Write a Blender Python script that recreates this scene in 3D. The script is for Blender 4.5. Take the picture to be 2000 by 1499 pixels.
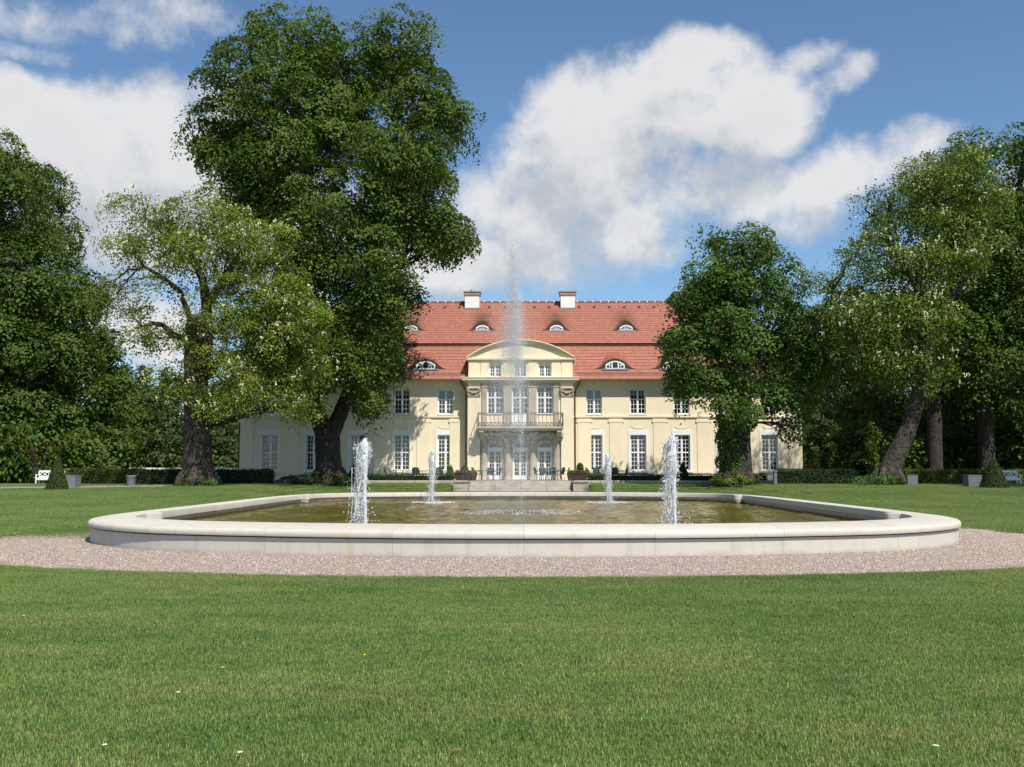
import bpy, math, random
import numpy as np
from mathutils import Vector, Matrix

for o in list(bpy.data.objects):
    bpy.data.objects.remove(o)
random.seed(7)
R = math.radians
sc = bpy.context.scene
C = sc.collection

# ------------------------------------------------------------------ camera
F = 2000.0; CXP = 1000.0; CYP = 749.5            # focal length and centre in photograph pixels
PITCH = math.atan((917.0 - 749.5) / F); YAW = 14.5 / F
CAM = Vector((-0.08, 0.0, 1.6))
cd = bpy.data.cameras.new('camera'); cam = bpy.data.objects.new('camera', cd); C.objects.link(cam)
cd.sensor_width = 36.0; cd.lens = 36.0 * F / 2000.0; cd.clip_end = 4000.0; cd.clip_start = 0.05
cam.location = CAM; cam.rotation_euler = (math.pi / 2 + PITCH, 0, YAW)
sc.camera = cam
sc.render.resolution_x = 1024; sc.render.resolution_y = 767

# ------------------------------------------------------------------ sun, exposure
SUN_AZ = R(32.0)      # degrees to the right of straight behind the camera
SUN_EL = R(54.0)
SUN_DIR = Vector((math.sin(SUN_AZ) * math.cos(SUN_EL), -math.cos(SUN_AZ) * math.cos(SUN_EL), math.sin(SUN_EL)))
sd = bpy.data.lights.new('sun', 'SUN'); sd.energy = 4.6; sd.angle = R(0.5); sd.color = (1.0, 0.945, 0.86)
sun = bpy.data.objects.new('sun', sd); C.objects.link(sun)
sun.rotation_euler = (-SUN_DIR).to_track_quat('-Z', 'Y').to_euler(); sun.location = (30, -30, 60)
sc.view_settings.view_transform = 'Standard'; sc.view_settings.look = 'None'
sc.view_settings.exposure = 0.38; sc.view_settings.gamma = 1.0; sc.view_settings.use_curve_mapping = False
sc.render.engine = 'CYCLES'
cy = sc.cycles
cy.max_bounces = 7; cy.diffuse_bounces = 3; cy.glossy_bounces = 3; cy.transmission_bounces = 4; cy.transparent_max_bounces = 12
cy.use_denoising = True; cy.sample_clamp_indirect = 4.0

# ------------------------------------------------------------------ directions of photograph points (sizes and places are real ones)
fw = Vector((-math.sin(YAW) * math.cos(PITCH), math.cos(YAW) * math.cos(PITCH), math.sin(PITCH)))
rt = Vector((math.cos(YAW), math.sin(YAW), 0)); upv = rt.cross(fw)
def ray(px, py):
    return fw + rt * ((px - CXP) / F) + upv * ((CYP - py) / F)
def at(px, py, Y):
    r = ray(px, py); return CAM + r * ((Y - CAM.y) / r.y)
def zat(py, Y): return at(1016, py, Y).z
def xat(px, Y, py=860): return at(px, py, Y).x

# ------------------------------------------------------------------ world: Nishita sky with clouds
w = bpy.data.worlds.new('World'); sc.world = w; w.use_nodes = True
nt = w.node_tree; nt.nodes.clear()
def nn(t, ty, **kw):
    n = t.nodes.new(ty)
    for k, v in kw.items(): setattr(n, k, v)
    return n
def math_n(t, op, a, b=None, c=None):
    n = nn(t, 'ShaderNodeMath', operation=op)
    for i, v in enumerate((a, b, c)):
        if v is None: continue
        if isinstance(v, (int, float)): n.inputs[i].default_value = v
        else: t.links.new(v, n.inputs[i])
    return n.outputs[0]
def azel(px, py):
    r = ray(px, py).normalized(); return math.atan2(r.x, r.y), math.asin(r.z)
grp = bpy.data.node_groups.new('cloud_density', 'ShaderNodeTree')
grp.interface.new_socket('Dir', in_out='INPUT', socket_type='NodeSocketVector')
grp.interface.new_socket('Density', in_out='OUTPUT', socket_type='NodeSocketFloat')
gi = nn(grp, 'NodeGroupInput'); go = nn(grp, 'NodeGroupOutput')
n1 = nn(grp, 'ShaderNodeTexNoise'); n1.inputs['Scale'].default_value = 6.5; n1.inputs['Detail'].default_value = 4.0; n1.inputs['Roughness'].default_value = 0.55
n2 = nn(grp, 'ShaderNodeTexNoise'); n2.inputs['Scale'].default_value = 15.0; n2.inputs['Detail'].default_value = 8.0; n2.inputs['Roughness'].default_value = 0.62
grp.links.new(gi.outputs[0], n1.inputs['Vector']); grp.links.new(gi.outputs[0], n2.inputs['Vector'])
sx = nn(grp, 'ShaderNodeSeparateXYZ'); grp.links.new(gi.outputs[0], sx.inputs[0])
az = math_n(grp, 'ARCTAN2', sx.outputs[0], sx.outputs[1])
el = math_n(grp, 'ARCSINE', sx.outputs[2])
sc1 = nn(grp, 'ShaderNodeSeparateColor'); grp.links.new(n1.outputs['Color'], sc1.inputs[0])
azw = math_n(grp, 'MULTIPLY_ADD', math_n(grp, 'SUBTRACT', sc1.outputs[0], 0.5), 0.10, az)
elw = math_n(grp, 'MULTIPLY_ADD', math_n(grp, 'SUBTRACT', sc1.outputs[1], 0.5), 0.08, el)
cb = nn(grp, 'ShaderNodeCombineXYZ'); grp.links.new(azw, cb.inputs[0]); grp.links.new(elw, cb.inputs[1])
BLOBS = [  # centre, half sizes, weight: the cloud banks
 (1290, 215, 250, 125, 1.0), (1355, 115, 90, 60, .8), (1170, 300, 220, 130, 1.0), (1450, 240, 140, 110, .9), (1120, 200, 90, 70, .7),
 (1540, 135, 85, 32, .42), (1640, 160, 50, 34, .34), (1060, 410, 210, 130, .75), (1250, 440, 150, 100, .7), (920, 530, 160, 70, .9),
 (1060, 505, 110, 60, .6), (1300, 490, 90, 50, .55), (1490, 375, 180, 75, .85), (1400, 330, 130, 80, .7), (1330, 385, 150, 90, .58), (1190, 390, 210, 120, .68), (1060, 300, 90, 90, .6), (1650, 345, 170, 62, .7), (1790, 300, 100, 36, .5), (1550, 430, 120, 50, .55),
 (90, 265, 205, 112, 1.0), (0, 185, 95, 62, .9), (245, 225, 140, 78, .95), (395, 215, 70, 62, .7), (150, 350, 240, 120, .85), (340, 320, 140, 120, .75),
 (260, 450, 260, 90, .6), (500, 420, 200, 120, .6), (230, 620, 200, 90, .75),
 (130, 28, 240, 44, .30), (370, 34, 130, 42, .28), (50, 92, 80, 16, .2), (-250, 300, 260, 140, .9), (2250, 380, 240, 110, .9), (2000, 560, 260, 80, .6)]
tot = None
for (bx_, by_, brx, bry, bw) in BLOBS:
    a0, e0 = azel(bx_, by_)
    s = nn(grp, 'ShaderNodeVectorMath', operation='SUBTRACT'); grp.links.new(cb.outputs[0], s.inputs[0]); s.inputs[1].default_value = (a0, e0, 0)
    m = nn(grp, 'ShaderNodeVectorMath', operation='MULTIPLY'); grp.links.new(s.outputs[0], m.inputs[0]); m.inputs[1].default_value = (F / brx, F / bry, 0)
    d = nn(grp, 'ShaderNodeVectorMath', operation='DOT_PRODUCT'); grp.links.new(m.outputs[0], d.inputs[0]); grp.links.new(m.outputs[0], d.inputs[1])
    v = math_n(grp, 'MULTIPLY_ADD', d.outputs['Value'], -bw * 0.8, bw * 0.8)
    v = math_n(grp, 'MAXIMUM', v, -1.2)
    tot = v if tot is None else math_n(grp, 'SMOOTH_MAX', tot, v, 0.12)
# the rest of the sky carries the same kind of clouds
pz = math_n(grp, 'ADD', math_n(grp, 'MAXIMUM', sx.outputs[2], 0.0), 0.22)
pc = nn(grp, 'ShaderNodeCombineXYZ'); grp.links.new(math_n(grp, 'DIVIDE', sx.outputs[0], pz), pc.inputs[0]); grp.links.new(math_n(grp, 'DIVIDE', sx.outputs[1], pz), pc.inputs[1])
n3 = nn(grp, 'ShaderNodeTexNoise'); n3.inputs['Scale'].default_value = 0.9; n3.inputs['Detail'].default_value = 3.0
grp.links.new(pc.outputs[0], n3.inputs['Vector'])
gen = math_n(grp, 'MULTIPLY_ADD', math_n(grp, 'SUBTRACT', n3.outputs['Fac'], 0.56), 6.0, 0.0)
front = math_n(grp, 'SMOOTH_MIN', math_n(grp, 'MULTIPLY', math_n(grp, 'SUBTRACT', math_n(grp, 'ABSOLUTE', az), 0.62), 6.0), 1.0, 0.1)   # the banks above take over ahead
high = math_n(grp, 'MULTIPLY', math_n(grp, 'SUBTRACT', el, 0.56), 6.0)
gen = math_n(grp, 'MINIMUM', gen, math_n(grp, 'MAXIMUM', front, high))
tot = math_n(grp, 'MAXIMUM', tot, gen)
den = math_n(grp, 'ADD', tot, math_n(grp, 'MULTIPLY', math_n(grp, 'SUBTRACT', n2.outputs['Fac'], 0.5), 1.35))
den = math_n(grp, 'ADD', den, math_n(grp, 'MULTIPLY', math_n(grp, 'SUBTRACT', sc1.outputs[2], 0.5), 0.9))
n4 = nn(grp, 'ShaderNodeTexNoise'); n4.inputs['Scale'].default_value = 46.0; n4.inputs['Detail'].default_value = 5.0; n4.inputs['Roughness'].default_value = 0.6; grp.links.new(gi.outputs[0], n4.inputs['Vector'])
den = math_n(grp, 'ADD', den, math_n(grp, 'MULTIPLY', math_n(grp, 'SUBTRACT', n4.outputs['Fac'], 0.5), 0.5))
grp.links.new(den, go.inputs[0])

tc = nn(nt, 'ShaderNodeTexCoord')
g1 = nn(nt, 'ShaderNodeGroup'); g1.node_tree = grp; nt.links.new(tc.outputs['Generated'], g1.inputs[0])
off = nn(nt, 'ShaderNodeVectorMath', operation='ADD'); nt.links.new(tc.outputs['Generated'], off.inputs[0]); off.inputs[1].default_value = (0.022, 0, 0.048)
g2 = nn(nt, 'ShaderNodeGroup'); g2.node_tree = grp; nt.links.new(off.outputs[0], g2.inputs[0])
def smooth(t, v, a, b):
    m = nn(t, 'ShaderNodeMapRange', interpolation_type='SMOOTHSTEP'); t.links.new(v, m.inputs['Value'])
    m.inputs['From Min'].default_value = a; m.inputs['From Max'].default_value = b; return m.outputs['Result']
cover = smooth(nt, g1.outputs[0], -0.22, 0.58)
cover = math_n(nt, 'MULTIPLY', cover, 0.97)
lit = smooth(nt, math_n(nt, 'SUBTRACT', g1.outputs[0], g2.outputs[0]), -0.50, 0.42)
lit = math_n(nt, 'MULTIPLY_ADD', smooth(nt, g1.outputs[0], 0.9, 0.1), 0.25, math_n(nt, 'MULTIPLY', lit, 0.85))
ccol = nn(nt, 'ShaderNodeMix', data_type='RGBA'); nt.links.new(lit, ccol.inputs[0])
ccol.inputs[6].default_value = (0.50, 0.56, 0.64, 1); ccol.inputs[7].default_value = (0.97, 0.96, 0.96, 1)
sky = nn(nt, 'ShaderNodeTexSky', sky_type='NISHITA'); sky.sun_disc = False
sky.sun_elevation = SUN_EL; sky.sun_rotation = math.atan2(SUN_DIR.x, SUN_DIR.y)
sky.altitude = 300; sky.air_density = 1.0; sky.dust_density = 0.05; sky.ozone_density = 3.5
tint = nn(nt, 'ShaderNodeMix', data_type='RGBA', blend_type='MULTIPLY'); tint.inputs[0].default_value = 1.0; nt.links.new(sky.outputs[0], tint.inputs[6]); tint.inputs[7].default_value = (0.86, 0.97, 1.0, 1)
b1 = nn(nt, 'ShaderNodeBackground'); nt.links.new(tint.outputs[2], b1.inputs[0]); b1.inputs[1].default_value = 0.100
b2 = nn(nt, 'ShaderNodeBackground'); nt.links.new(ccol.outputs[2], b2.inputs[0]); b2.inputs[1].default_value = 0.66
ms = nn(nt, 'ShaderNodeMixShader'); nt.links.new(cover, ms.inputs[0]); nt.links.new(b1.outputs[0], ms.inputs[1]); nt.links.new(b2.outputs[0], ms.inputs[2])
wo = nn(nt, 'ShaderNodeOutputWorld'); nt.links.new(ms.outputs[0], wo.inputs[0])

# ------------------------------------------------------------------ helpers
WL = {}
def tag(o, label=None, cat=None, group=None, kind=None):
    if label: o['label'] = label
    if cat: o['category'] = cat
    if group: o['group'] = group
    if kind: o['kind'] = kind
    return o
def link(o, parent=None):
    C.objects.link(o)
    if parent is not None: o.parent = parent
    return o
def thing(name, label, cat, loc=(0, 0, 0), group=None):
    o = bpy.data.objects.new(name, None); o.empty_display_size = 0.3
    link(o); o.location = loc; WL[o.name] = Vector(loc)
    return tag(o, label, cat, group)
def wl(o):
    return WL.get(o.name, Vector((0, 0, 0))) if o is not None else Vector((0, 0, 0))

class MB:
    def __init__(s): s.v = []; s.f = []; s.m = []; s.mi = 0; s.smooth = []
    def quad(s, *p, sm=False):
        n = len(s.v); s.v += [tuple(q) for q in p]; s.f.append(tuple(range(n, n + len(p)))); s.m.append(s.mi); s.smooth.append(sm)
    def box(s, x0, x1, y0, y1, z0, z1):
        n = len(s.v)
        s.v += [(x0, y0, z0), (x1, y0, z0), (x1, y1, z0), (x0, y1, z0), (x0, y0, z1), (x1, y0, z1), (x1, y1, z1), (x0, y1, z1)]
        for q in ((0, 3, 2, 1), (4, 5, 6, 7), (0, 1, 5, 4), (1, 2, 6, 5), (2, 3, 7, 6), (3, 0, 4, 7)):
            s.f.append(tuple(n + i for i in q)); s.m.append(s.mi); s.smooth.append(False)
    def bbox(s, x0, x1, y0, y1, z0, z1, b):       # box with chamfered upper and vertical edges
        ring = lambda i, z: [(x0 + i, y0 + b, z), (x0 + b, y0 + i, z), (x1 - b, y0 + i, z), (x1 - i, y0 + b, z), (x1 - i, y1 - b, z), (x1 - b, y1 - i, z), (x0 + b, y1 - i, z), (x0 + i, y1 - b, z)]
        s.loft([ring(0, z0), ring(0, z1 - b), ring(b * .7, z1)], True, False)
    def loft(s, rings, caps=True, sm=True, closed=True):
        n = len(s.v); k = len(rings[0])
        for r in rings: s.v += [tuple(p) for p in r]
        for i in range(len(rings) - 1):
            for j in range(k if closed else k - 1):
                a = n + i * k + j; b = n + i * k + (j + 1) % k
                s.f.append((a, b, b + k, a + k)); s.m.append(s.mi); s.smooth.append(sm)
        if caps and closed:
            s.f.append(tuple(n + j for j in reversed(range(k)))); s.m.append(s.mi); s.smooth.append(False)
            s.f.append(tuple(n + (len(rings) - 1) * k + j for j in range(k))); s.m.append(s.mi); s.smooth.append(False)
    def tube(s, pts, radii, seg=8, caps=True, wob=0.0, rnd=None):
        pts = [Vector(p) for p in pts]; rings = []; x = None
        if isinstance(radii, (int, float)): radii = [radii] * len(pts)
        for i, p in enumerate(pts):
            d = (pts[min(i + 1, len(pts) - 1)] - pts[max(i - 1, 0)]).normalized()
            if x is None:
                x = d.orthogonal().normalized()
            else:
                x = (x - d * x.dot(d)).normalized()
            y = d.cross(x)
            rings.append([p + (x * math.cos(2 * math.pi * j / seg) + y * math.sin(2 * math.pi * j / seg)) * radii[i] * (1 + (wob * (rnd.random() - .5) if rnd else 0)) for j in range(seg)])
        s.loft(rings, caps, True)
    def cone(s, c, r0, r1, z0, z1, seg=16):
        s.loft([[(c[0] + r * math.cos(2 * math.pi * j / seg), c[1] + r * math.sin(2 * math.pi * j / seg), z) for j in range(seg)] for r, z in ((r0, z0), (r1, z1))], True, True)
    def lathe(s, c, prof, seg=16):
        s.loft([[(c[0] + r * math.cos(2 * math.pi * j / seg), c[1] + r * math.sin(2 * math.pi * j / seg), z) for j in range(seg)] for r, z in prof], True, True)
    def mesh(s, name, mats, off=Vector((0, 0, 0))):
        me = bpy.data.meshes.new(name)
        me.from_pydata([(a - off.x, b - off.y, c - off.z) for a, b, c in s.v], [], s.f)
        for m in (mats if isinstance(mats, (list, tuple)) else [mats]): me.materials.append(m)
        me.polygons.foreach_set('material_index', s.m)
        me.polygons.foreach_set('use_smooth', s.smooth)
        me.update(); return me
    def build(s, name, mats, parent=None):
        off = wl(parent)
        o = bpy.data.objects.new(name, s.mesh(name, mats, off)); link(o, parent); WL[o.name] = Vector(off)
        return o
def share(name, me, parent, loc=(0, 0, 0), rotz=0.0, scale=None):     # another object on the same mesh data, loc in world metres
    o = bpy.data.objects.new(name, me); link(o, parent); o.location = Vector(loc) - wl(parent); o.rotation_euler = (0, 0, rotz)
    if scale: o.scale = scale
    WL[o.name] = Vector(loc); return o
def copy_tree(o, parent=None):
    c = o.copy(); C.objects.link(c); c.parent = parent
    for ch in [x for x in o.children]: copy_tree(ch, c)
    return c
def np_mesh(name, V, faces_per, nv, mats, smooth=False):
    """V (n*nv,3) vertices, faces_per: list of index tuples inside one island of nv vertices"""
    n = len(V) // nv
    me = bpy.data.meshes.new(name)
    me.vertices.add(len(V)); me.vertices.foreach_set('co', np.ascontiguousarray(V, dtype=np.float32).ravel())
    loops = np.concatenate([np.array(f) for f in faces_per]); sizes = np.array([len(f) for f in faces_per])
    L = (loops[None, :] + (np.arange(n) * nv)[:, None]).ravel().astype(np.int32)
    S = np.tile(sizes, n).astype(np.int32); st = np.concatenate([[0], np.cumsum(S)[:-1]]).astype(np.int32)
    me.loops.add(len(L)); me.loops.foreach_set('vertex_index', L)
    me.polygons.add(len(S)); me.polygons.foreach_set('loop_start', st)
    if smooth: me.polygons.foreach_set('use_smooth', np.ones(len(S), dtype=bool))
    for m in (mats if isinstance(mats, (list, tuple)) else [mats]): me.materials.append(m)
    me.update(calc_edges=True); return me
def unit(a): return a / np.maximum(np.linalg.norm(a, axis=-1, keepdims=True), 1e-9)

# ------------------------------------------------------------------ materials
def new_mat(name):
    m = bpy.data.materials.new(name); m.use_nodes = True; t = m.node_tree; t.nodes.clear()
    out = nn(t, 'ShaderNodeOutputMaterial'); return m, t, out
def ramp(t, fac, stops):
    r = nn(t, 'ShaderNodeValToRGB'); t.links.new(fac, r.inputs[0])
    e = r.color_ramp.elements
    while len(e) < len(stops): e.new(0.5)
    for i, (p, c) in enumerate(stops): e[i].position = p; e[i].color = (*c, 1)
    return r.outputs[0]
def mixc(t, fac, a, b, mode='MIX'):
    m = nn(t, 'ShaderNodeMix', data_type='RGBA', blend_type=mode)
    for sock, v in ((m.inputs[0], fac), (m.inputs[6], a), (m.inputs[7], b)):
        if isinstance(v, (int, float)): sock.default_value = v
        elif isinstance(v, tuple): sock.default_value = (*v, 1)
        else: t.links.new(v, sock)
    return m.outputs[2]
def noise(t, scale, detail=4.0, rough=0.55, vec=None, stretch=None, dist=0.0, coord='Object'):
    n = nn(t, 'ShaderNodeTexNoise'); n.inputs['Scale'].default_value = scale; n.inputs['Detail'].default_value = detail
    n.inputs['Roughness'].default_value = rough; n.inputs['Distortion'].default_value = dist
    if vec is None:
        if coord == 'Position': vec = nn(t, 'ShaderNodeNewGeometry').outputs['Position']
        else: vec = nn(t, 'ShaderNodeTexCoord').outputs[coord]
    if stretch:
        mp = nn(t, 'ShaderNodeMapping'); t.links.new(vec, mp.inputs[0]); mp.inputs['Scale'].default_value = stretch; vec = mp.outputs[0]
    t.links.new(vec, n.inputs['Vector']); return n.outputs['Fac']
def mat(name, col, rough=0.7, var=0.12, scale=3.0, bump=0.0, bscale=30.0, col2=None, spec=0.4, metal=0.0, coord='Position', stain=None, bdist=0.02):
    m, t, out = new_mat(name); p = nn(t, 'ShaderNodeBsdfPrincipled'); t.links.new(p.outputs[0], out.inputs[0])
    n1_ = noise(t, scale, 6.0, 0.6, coord=coord)
    c2 = col2 if col2 else tuple(c * (1 - 2 * var) for c in col)
    c = mixc(t, smooth(t, n1_, 0.35, 0.7), col, c2)
    if stain:   # streaks and blotches: (colour, amount, stretch)
        ns = noise(t, 1.0, 5.0, 0.65, stretch=stain[2], coord=coord)
        c = mixc(t, math_n(t, 'MULTIPLY', smooth(t, ns, 0.52, 0.72), stain[1]), c, stain[0])
    t.links.new(c, p.inputs['Base Color']); p.inputs['Roughness'].default_value = rough; p.inputs['Metallic'].default_value = metal
    p.inputs['Specular IOR Level'].default_value = spec
    if bump:
        b = nn(t, 'ShaderNodeBump'); b.inputs['Strength'].default_value = bump; b.inputs['Distance'].default_value = bdist
        t.links.new(noise(t, bscale, 5.0, 0.6, coord=coord), b.inputs['Height']); t.links.new(b.outputs[0], p.inputs['Normal'])
    return m
def leaf_mat(name, c1, c2, trans=0.3, c3=None, rough=0.6, spec=0.12):
    m, t, out = new_mat(name)
    g = nn(t, 'ShaderNodeNewGeometry'); rnd = g.outputs['Random Per Island']
    c = mixc(t, rnd, c1, c2)
    big = noise(t, 0.35, 3.0, 0.5, coord='Position')
    c = mixc(t, math_n(t, 'MULTIPLY', smooth(t, big, 0.42, 0.62), 0.45), c, c3 if c3 else tuple(x * 1.25 for x in c2))
    p = nn(t, 'ShaderNodeBsdfPrincipled'); t.links.new(c, p.inputs['Base Color']); p.inputs['Roughness'].default_value = rough; p.inputs['Specular IOR Level'].default_value = spec
    tr = nn(t, 'ShaderNodeBsdfTranslucent'); t.links.new(mixc(t, 0.5, c, (0.16, 0.26, 0.03)), tr.inputs[0])
    mx = nn(t, 'ShaderNodeMixShader'); mx.inputs[0].default_value = trans
    t.links.new(p.outputs[0], mx.inputs[1]); t.links.new(tr.outputs[0], mx.inputs[2]); t.links.new(mx.outputs[0], out.inputs[0])
    return m

M = {}
M['yellow'] = mat('yellow_render', (0.82, 0.71, 0.51), 0.85, 0.03, 0.6, 0.25, 40, stain=((0.64, 0.55, 0.40), 0.4, (0.8, 0.8, 0.10)))
M['yellow_trim'] = mat('yellow_trim', (0.82, 0.715, 0.52), 0.8, 0.03, 1.2, 0.1, 40, stain=((0.42, 0.38, 0.27), 0.35, (1.4, 1.4, 0.5)))
M['white'] = mat('white_paint', (0.82, 0.82, 0.82), 0.45, 0.02, 2.0)
M['white_render'] = mat('white_render', (0.80, 0.79, 0.76), 0.8, 0.03, 1.5, 0.15, 40)
M['portal'] = mat('grey_sandstone', (0.47, 0.41, 0.32), 0.85, 0.08, 1.6, 0.3, 30, stain=((0.25, 0.22, 0.17), 0.6, (1.2, 1.2, 0.5)))
M['capital'] = mat('weathered_capital_stone', (0.42, 0.35, 0.26), 0.85, 0.15, 5.0, 0.4, 30)
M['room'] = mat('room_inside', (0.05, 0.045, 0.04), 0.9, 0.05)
M['blind'] = mat('pale_blind', (0.26, 0.28, 0.29), 0.9, 0.04)
M['curtain'] = mat('net_curtain', (0.40, 0.42, 0.43), 0.9, 0.10, 6.0)
M['copper'] = mat('brown_copper', (0.19, 0.085, 0.04), 0.55, 0.1, 2.0, metal=0.2)
M['zinc'] = mat('zinc', (0.33, 0.34, 0.35), 0.5, 0.08, 2.0, metal=0.4)
M['iron'] = mat('wrought_iron', (0.10, 0.095, 0.085), 0.6, 0.1, 4.0)
M['dark_gap'] = mat('dark_fill', (0.07, 0.045, 0.035), 0.9, 0.1)
M['terrace'] = mat('terrace_stone', (0.27, 0.25, 0.21), 0.85, 0.10, 1.4, 0.3, 25, stain=((0.20, 0.19, 0.16), 0.5, (0.7, 0.7, 0.7)))
M['step'] = mat('step_stone', (0.43, 0.38, 0.31), 0.85, 0.12, 1.5, 0.3, 25, stain=((0.22, 0.20, 0.16), 0.6, (0.9, 0.9, 2.0)))
M['bark'] = mat('bark', (0.060, 0.048, 0.040), 0.95, 0.28, 3.0, 1.0, 7, bdist=0.12, col2=(0.025, 0.020, 0.017))
M['bark_locust'] = mat('locust_bark', (0.085, 0.066, 0.054), 0.95, 0.3, 2.0, 1.0, 5, bdist=0.18, col2=(0.030, 0.024, 0.020))
M['planter'] = mat('grey_planter_concrete', (0.17, 0.185, 0.205), 0.8, 0.1, 3.0, 0.2, 30)
M['planter_wood'] = mat('dark_planter_wood', (0.06, 0.04, 0.032), 0.8, 0.2, 6.0, 0.2, 30)
M['chair'] = mat('green_garden_metal', (0.030, 0.055, 0.052), 0.45, 0.1, 5.0)
M['tabletop'] = mat('grey_green_tabletop', (0.13, 0.16, 0.155), 0.4, 0.1, 5.0)
M['soil'] = mat('soil', (0.05, 0.035, 0.025), 0.95, 0.2, 5.0)
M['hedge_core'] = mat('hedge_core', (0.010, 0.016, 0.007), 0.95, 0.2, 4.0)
M['leaf_linden'] = leaf_mat('linden_leaf', (0.064, 0.112, 0.020), (0.105, 0.160, 0.028), 0.24, (0.130, 0.172, 0.032))
M['leaf_right'] = leaf_mat('right_linden_leaf', (0.062, 0.125, 0.028), (0.105, 0.178, 0.036), 0.27, (0.12, 0.19, 0.040))
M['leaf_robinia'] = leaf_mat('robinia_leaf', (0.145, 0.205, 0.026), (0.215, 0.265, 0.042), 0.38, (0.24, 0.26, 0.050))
M['leaf_robinia_shade'] = leaf_mat('shaded_robinia_leaf', (0.090, 0.150, 0.020), (0.150, 0.205, 0.030), 0.3, (0.165, 0.205, 0.036))  # darker copy of the locust leaf, the right tree's shade put into its colour
M['leaf_dark'] = leaf_mat('dark_leaf', (0.054, 0.102, 0.020), (0.096, 0.152, 0.027), 0.24, (0.115, 0.165, 0.032))
M['leaf_far'] = leaf_mat('far_leaf', (0.050, 0.080, 0.028), (0.080, 0.115, 0.036), 0.2)
M['leaf_yew'] = leaf_mat('yew_leaf', (0.030, 0.055, 0.018), (0.055, 0.085, 0.022), 0.1)
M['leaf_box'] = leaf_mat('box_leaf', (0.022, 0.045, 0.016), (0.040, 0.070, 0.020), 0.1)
M['leaf_hedge'] = leaf_mat('hedge_leaf', (0.105, 0.135, 0.028), (0.160, 0.185, 0.042), 0.18)
M['leaf_bright'] = leaf_mat('bright_leaf', (0.090, 0.150, 0.025), (0.15, 0.20, 0.04), 0.3)
M['leaf_red'] = leaf_mat('copper_leaf', (0.12, 0.035, 0.022), (0.16, 0.06, 0.03), 0.2, (0.15, 0.07, 0.03))
M['flower'] = mat('cream_blossom', (0.60, 0.60, 0.38), 0.7, 0.08, 8.0)
M['yellow_flower'] = mat('dandelion_yellow', (0.80, 0.55, 0.02), 0.6, 0.05, 20)
M['petal'] = mat('daisy_white', (0.80, 0.80, 0.78), 0.6, 0.03, 20)
M['stalk'] = mat('flower_stalk', (0.09, 0.15, 0.03), 0.6, 0.1, 20)
M['dry_leaf'] = mat('dry_leaf', (0.22, 0.12, 0.07), 0.8, 0.2, 30)

def glass_mat():
    m, t, out = new_mat('window_glass')
    gl = nn(t, 'ShaderNodeBsdfGlossy'); gl.inputs['Roughness'].default_value = 0.03; gl.inputs[0].default_value = (0.9, 0.93, 0.95, 1)
    tr = nn(t, 'ShaderNodeBsdfTransparent'); tr.inputs[0].default_value = (0.86, 0.88, 0.87, 1)
    fr = nn(t, 'ShaderNodeFresnel'); fr.inputs[0].default_value = 1.55
    bp = nn(t, 'ShaderNodeBump'); bp.inputs['Strength'].default_value = 0.05; bp.inputs['Distance'].default_value = 0.02
    t.links.new(noise(t, 1.3, 2.0, coord='Position'), bp.inputs['Height']); t.links.new(bp.outputs[0], gl.inputs['Normal'])
    mx = nn(t, 'ShaderNodeMixShader'); t.links.new(math_n(t, 'MULTIPLY_ADD', fr.outputs[0], 1.0, 0.03), mx.inputs[0]); t.links.new(tr.outputs[0], mx.inputs[1]); t.links.new(gl.outputs[0], mx.inputs[2])
    t.links.new(mx.outputs[0], out.inputs[0]); return m
M['glass'] = glass_mat()

def tile_mat():
    m, t, out = new_mat('red_roof_tile'); p = nn(t, 'ShaderNodeBsdfPrincipled'); t.links.new(p.outputs[0], out.inputs[0])
    tcn = nn(t, 'ShaderNodeTexCoord')
    uv = nn(t, 'ShaderNodeUVMap'); uv.uv_map = 'uv'
    br = nn(t, 'ShaderNodeTexBrick'); t.links.new(uv.outputs[0], br.inputs['Vector'])
    br.inputs['Scale'].default_value = 1.0; br.inputs['Brick Width'].default_value = 0.18; br.inputs['Row Height'].default_value = 1.0
    br.inputs['Mortar Size'].default_value = 0.008; br.inputs['Color1'].default_value = (0.33, 0.125, 0.085, 1); br.inputs['Color2'].default_value = (0.40, 0.165, 0.115, 1); br.inputs['Mortar'].default_value = (0.15, 0.065, 0.05, 1)
    br.offset = 0.5
    big = noise(t, 0.22, 5.0, 0.6, coord='Position')
    c = mixc(t, math_n(t, 'MULTIPLY', smooth(t, big, 0.40, 0.70), 0.4), br.outputs['Color'], (0.28, 0.12, 0.085))
    fine = noise(t, 2.2, 4.0, 0.6, stretch=(1, 1, 0.4), coord='Position')
    c = mixc(t, math_n(t, 'MULTIPLY', smooth(t, fine, 0.5, 0.75), 0.35), c, (0.27, 0.115, 0.085))
    at_ = nn(t, 'ShaderNodeAttribute'); at_.attribute_name = 'soot'
    c = mixc(t, math_n(t, 'MULTIPLY', at_.outputs['Fac'], math_n(t, 'MULTIPLY_ADD', smooth(t, fine, 0.25, 0.6), 0.35, 0.55)), c, (0.09, 0.048, 0.032))
    t.links.new(c, p.inputs['Base Color']); p.inputs['Roughness'].default_value = 0.75; p.inputs['Specular IOR Level'].default_value = 0.25
    b = nn(t, 'ShaderNodeBump'); b.inputs['Strength'].default_value = 0.5; b.inputs['Distance'].default_value = 0.01
    t.links.new(br.outputs['Fac'], b.inputs['Height']); b.invert = True; t.links.new(b.outputs[0], p.inputs['Normal'])
    return m
M['tile'] = tile_mat()

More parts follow.
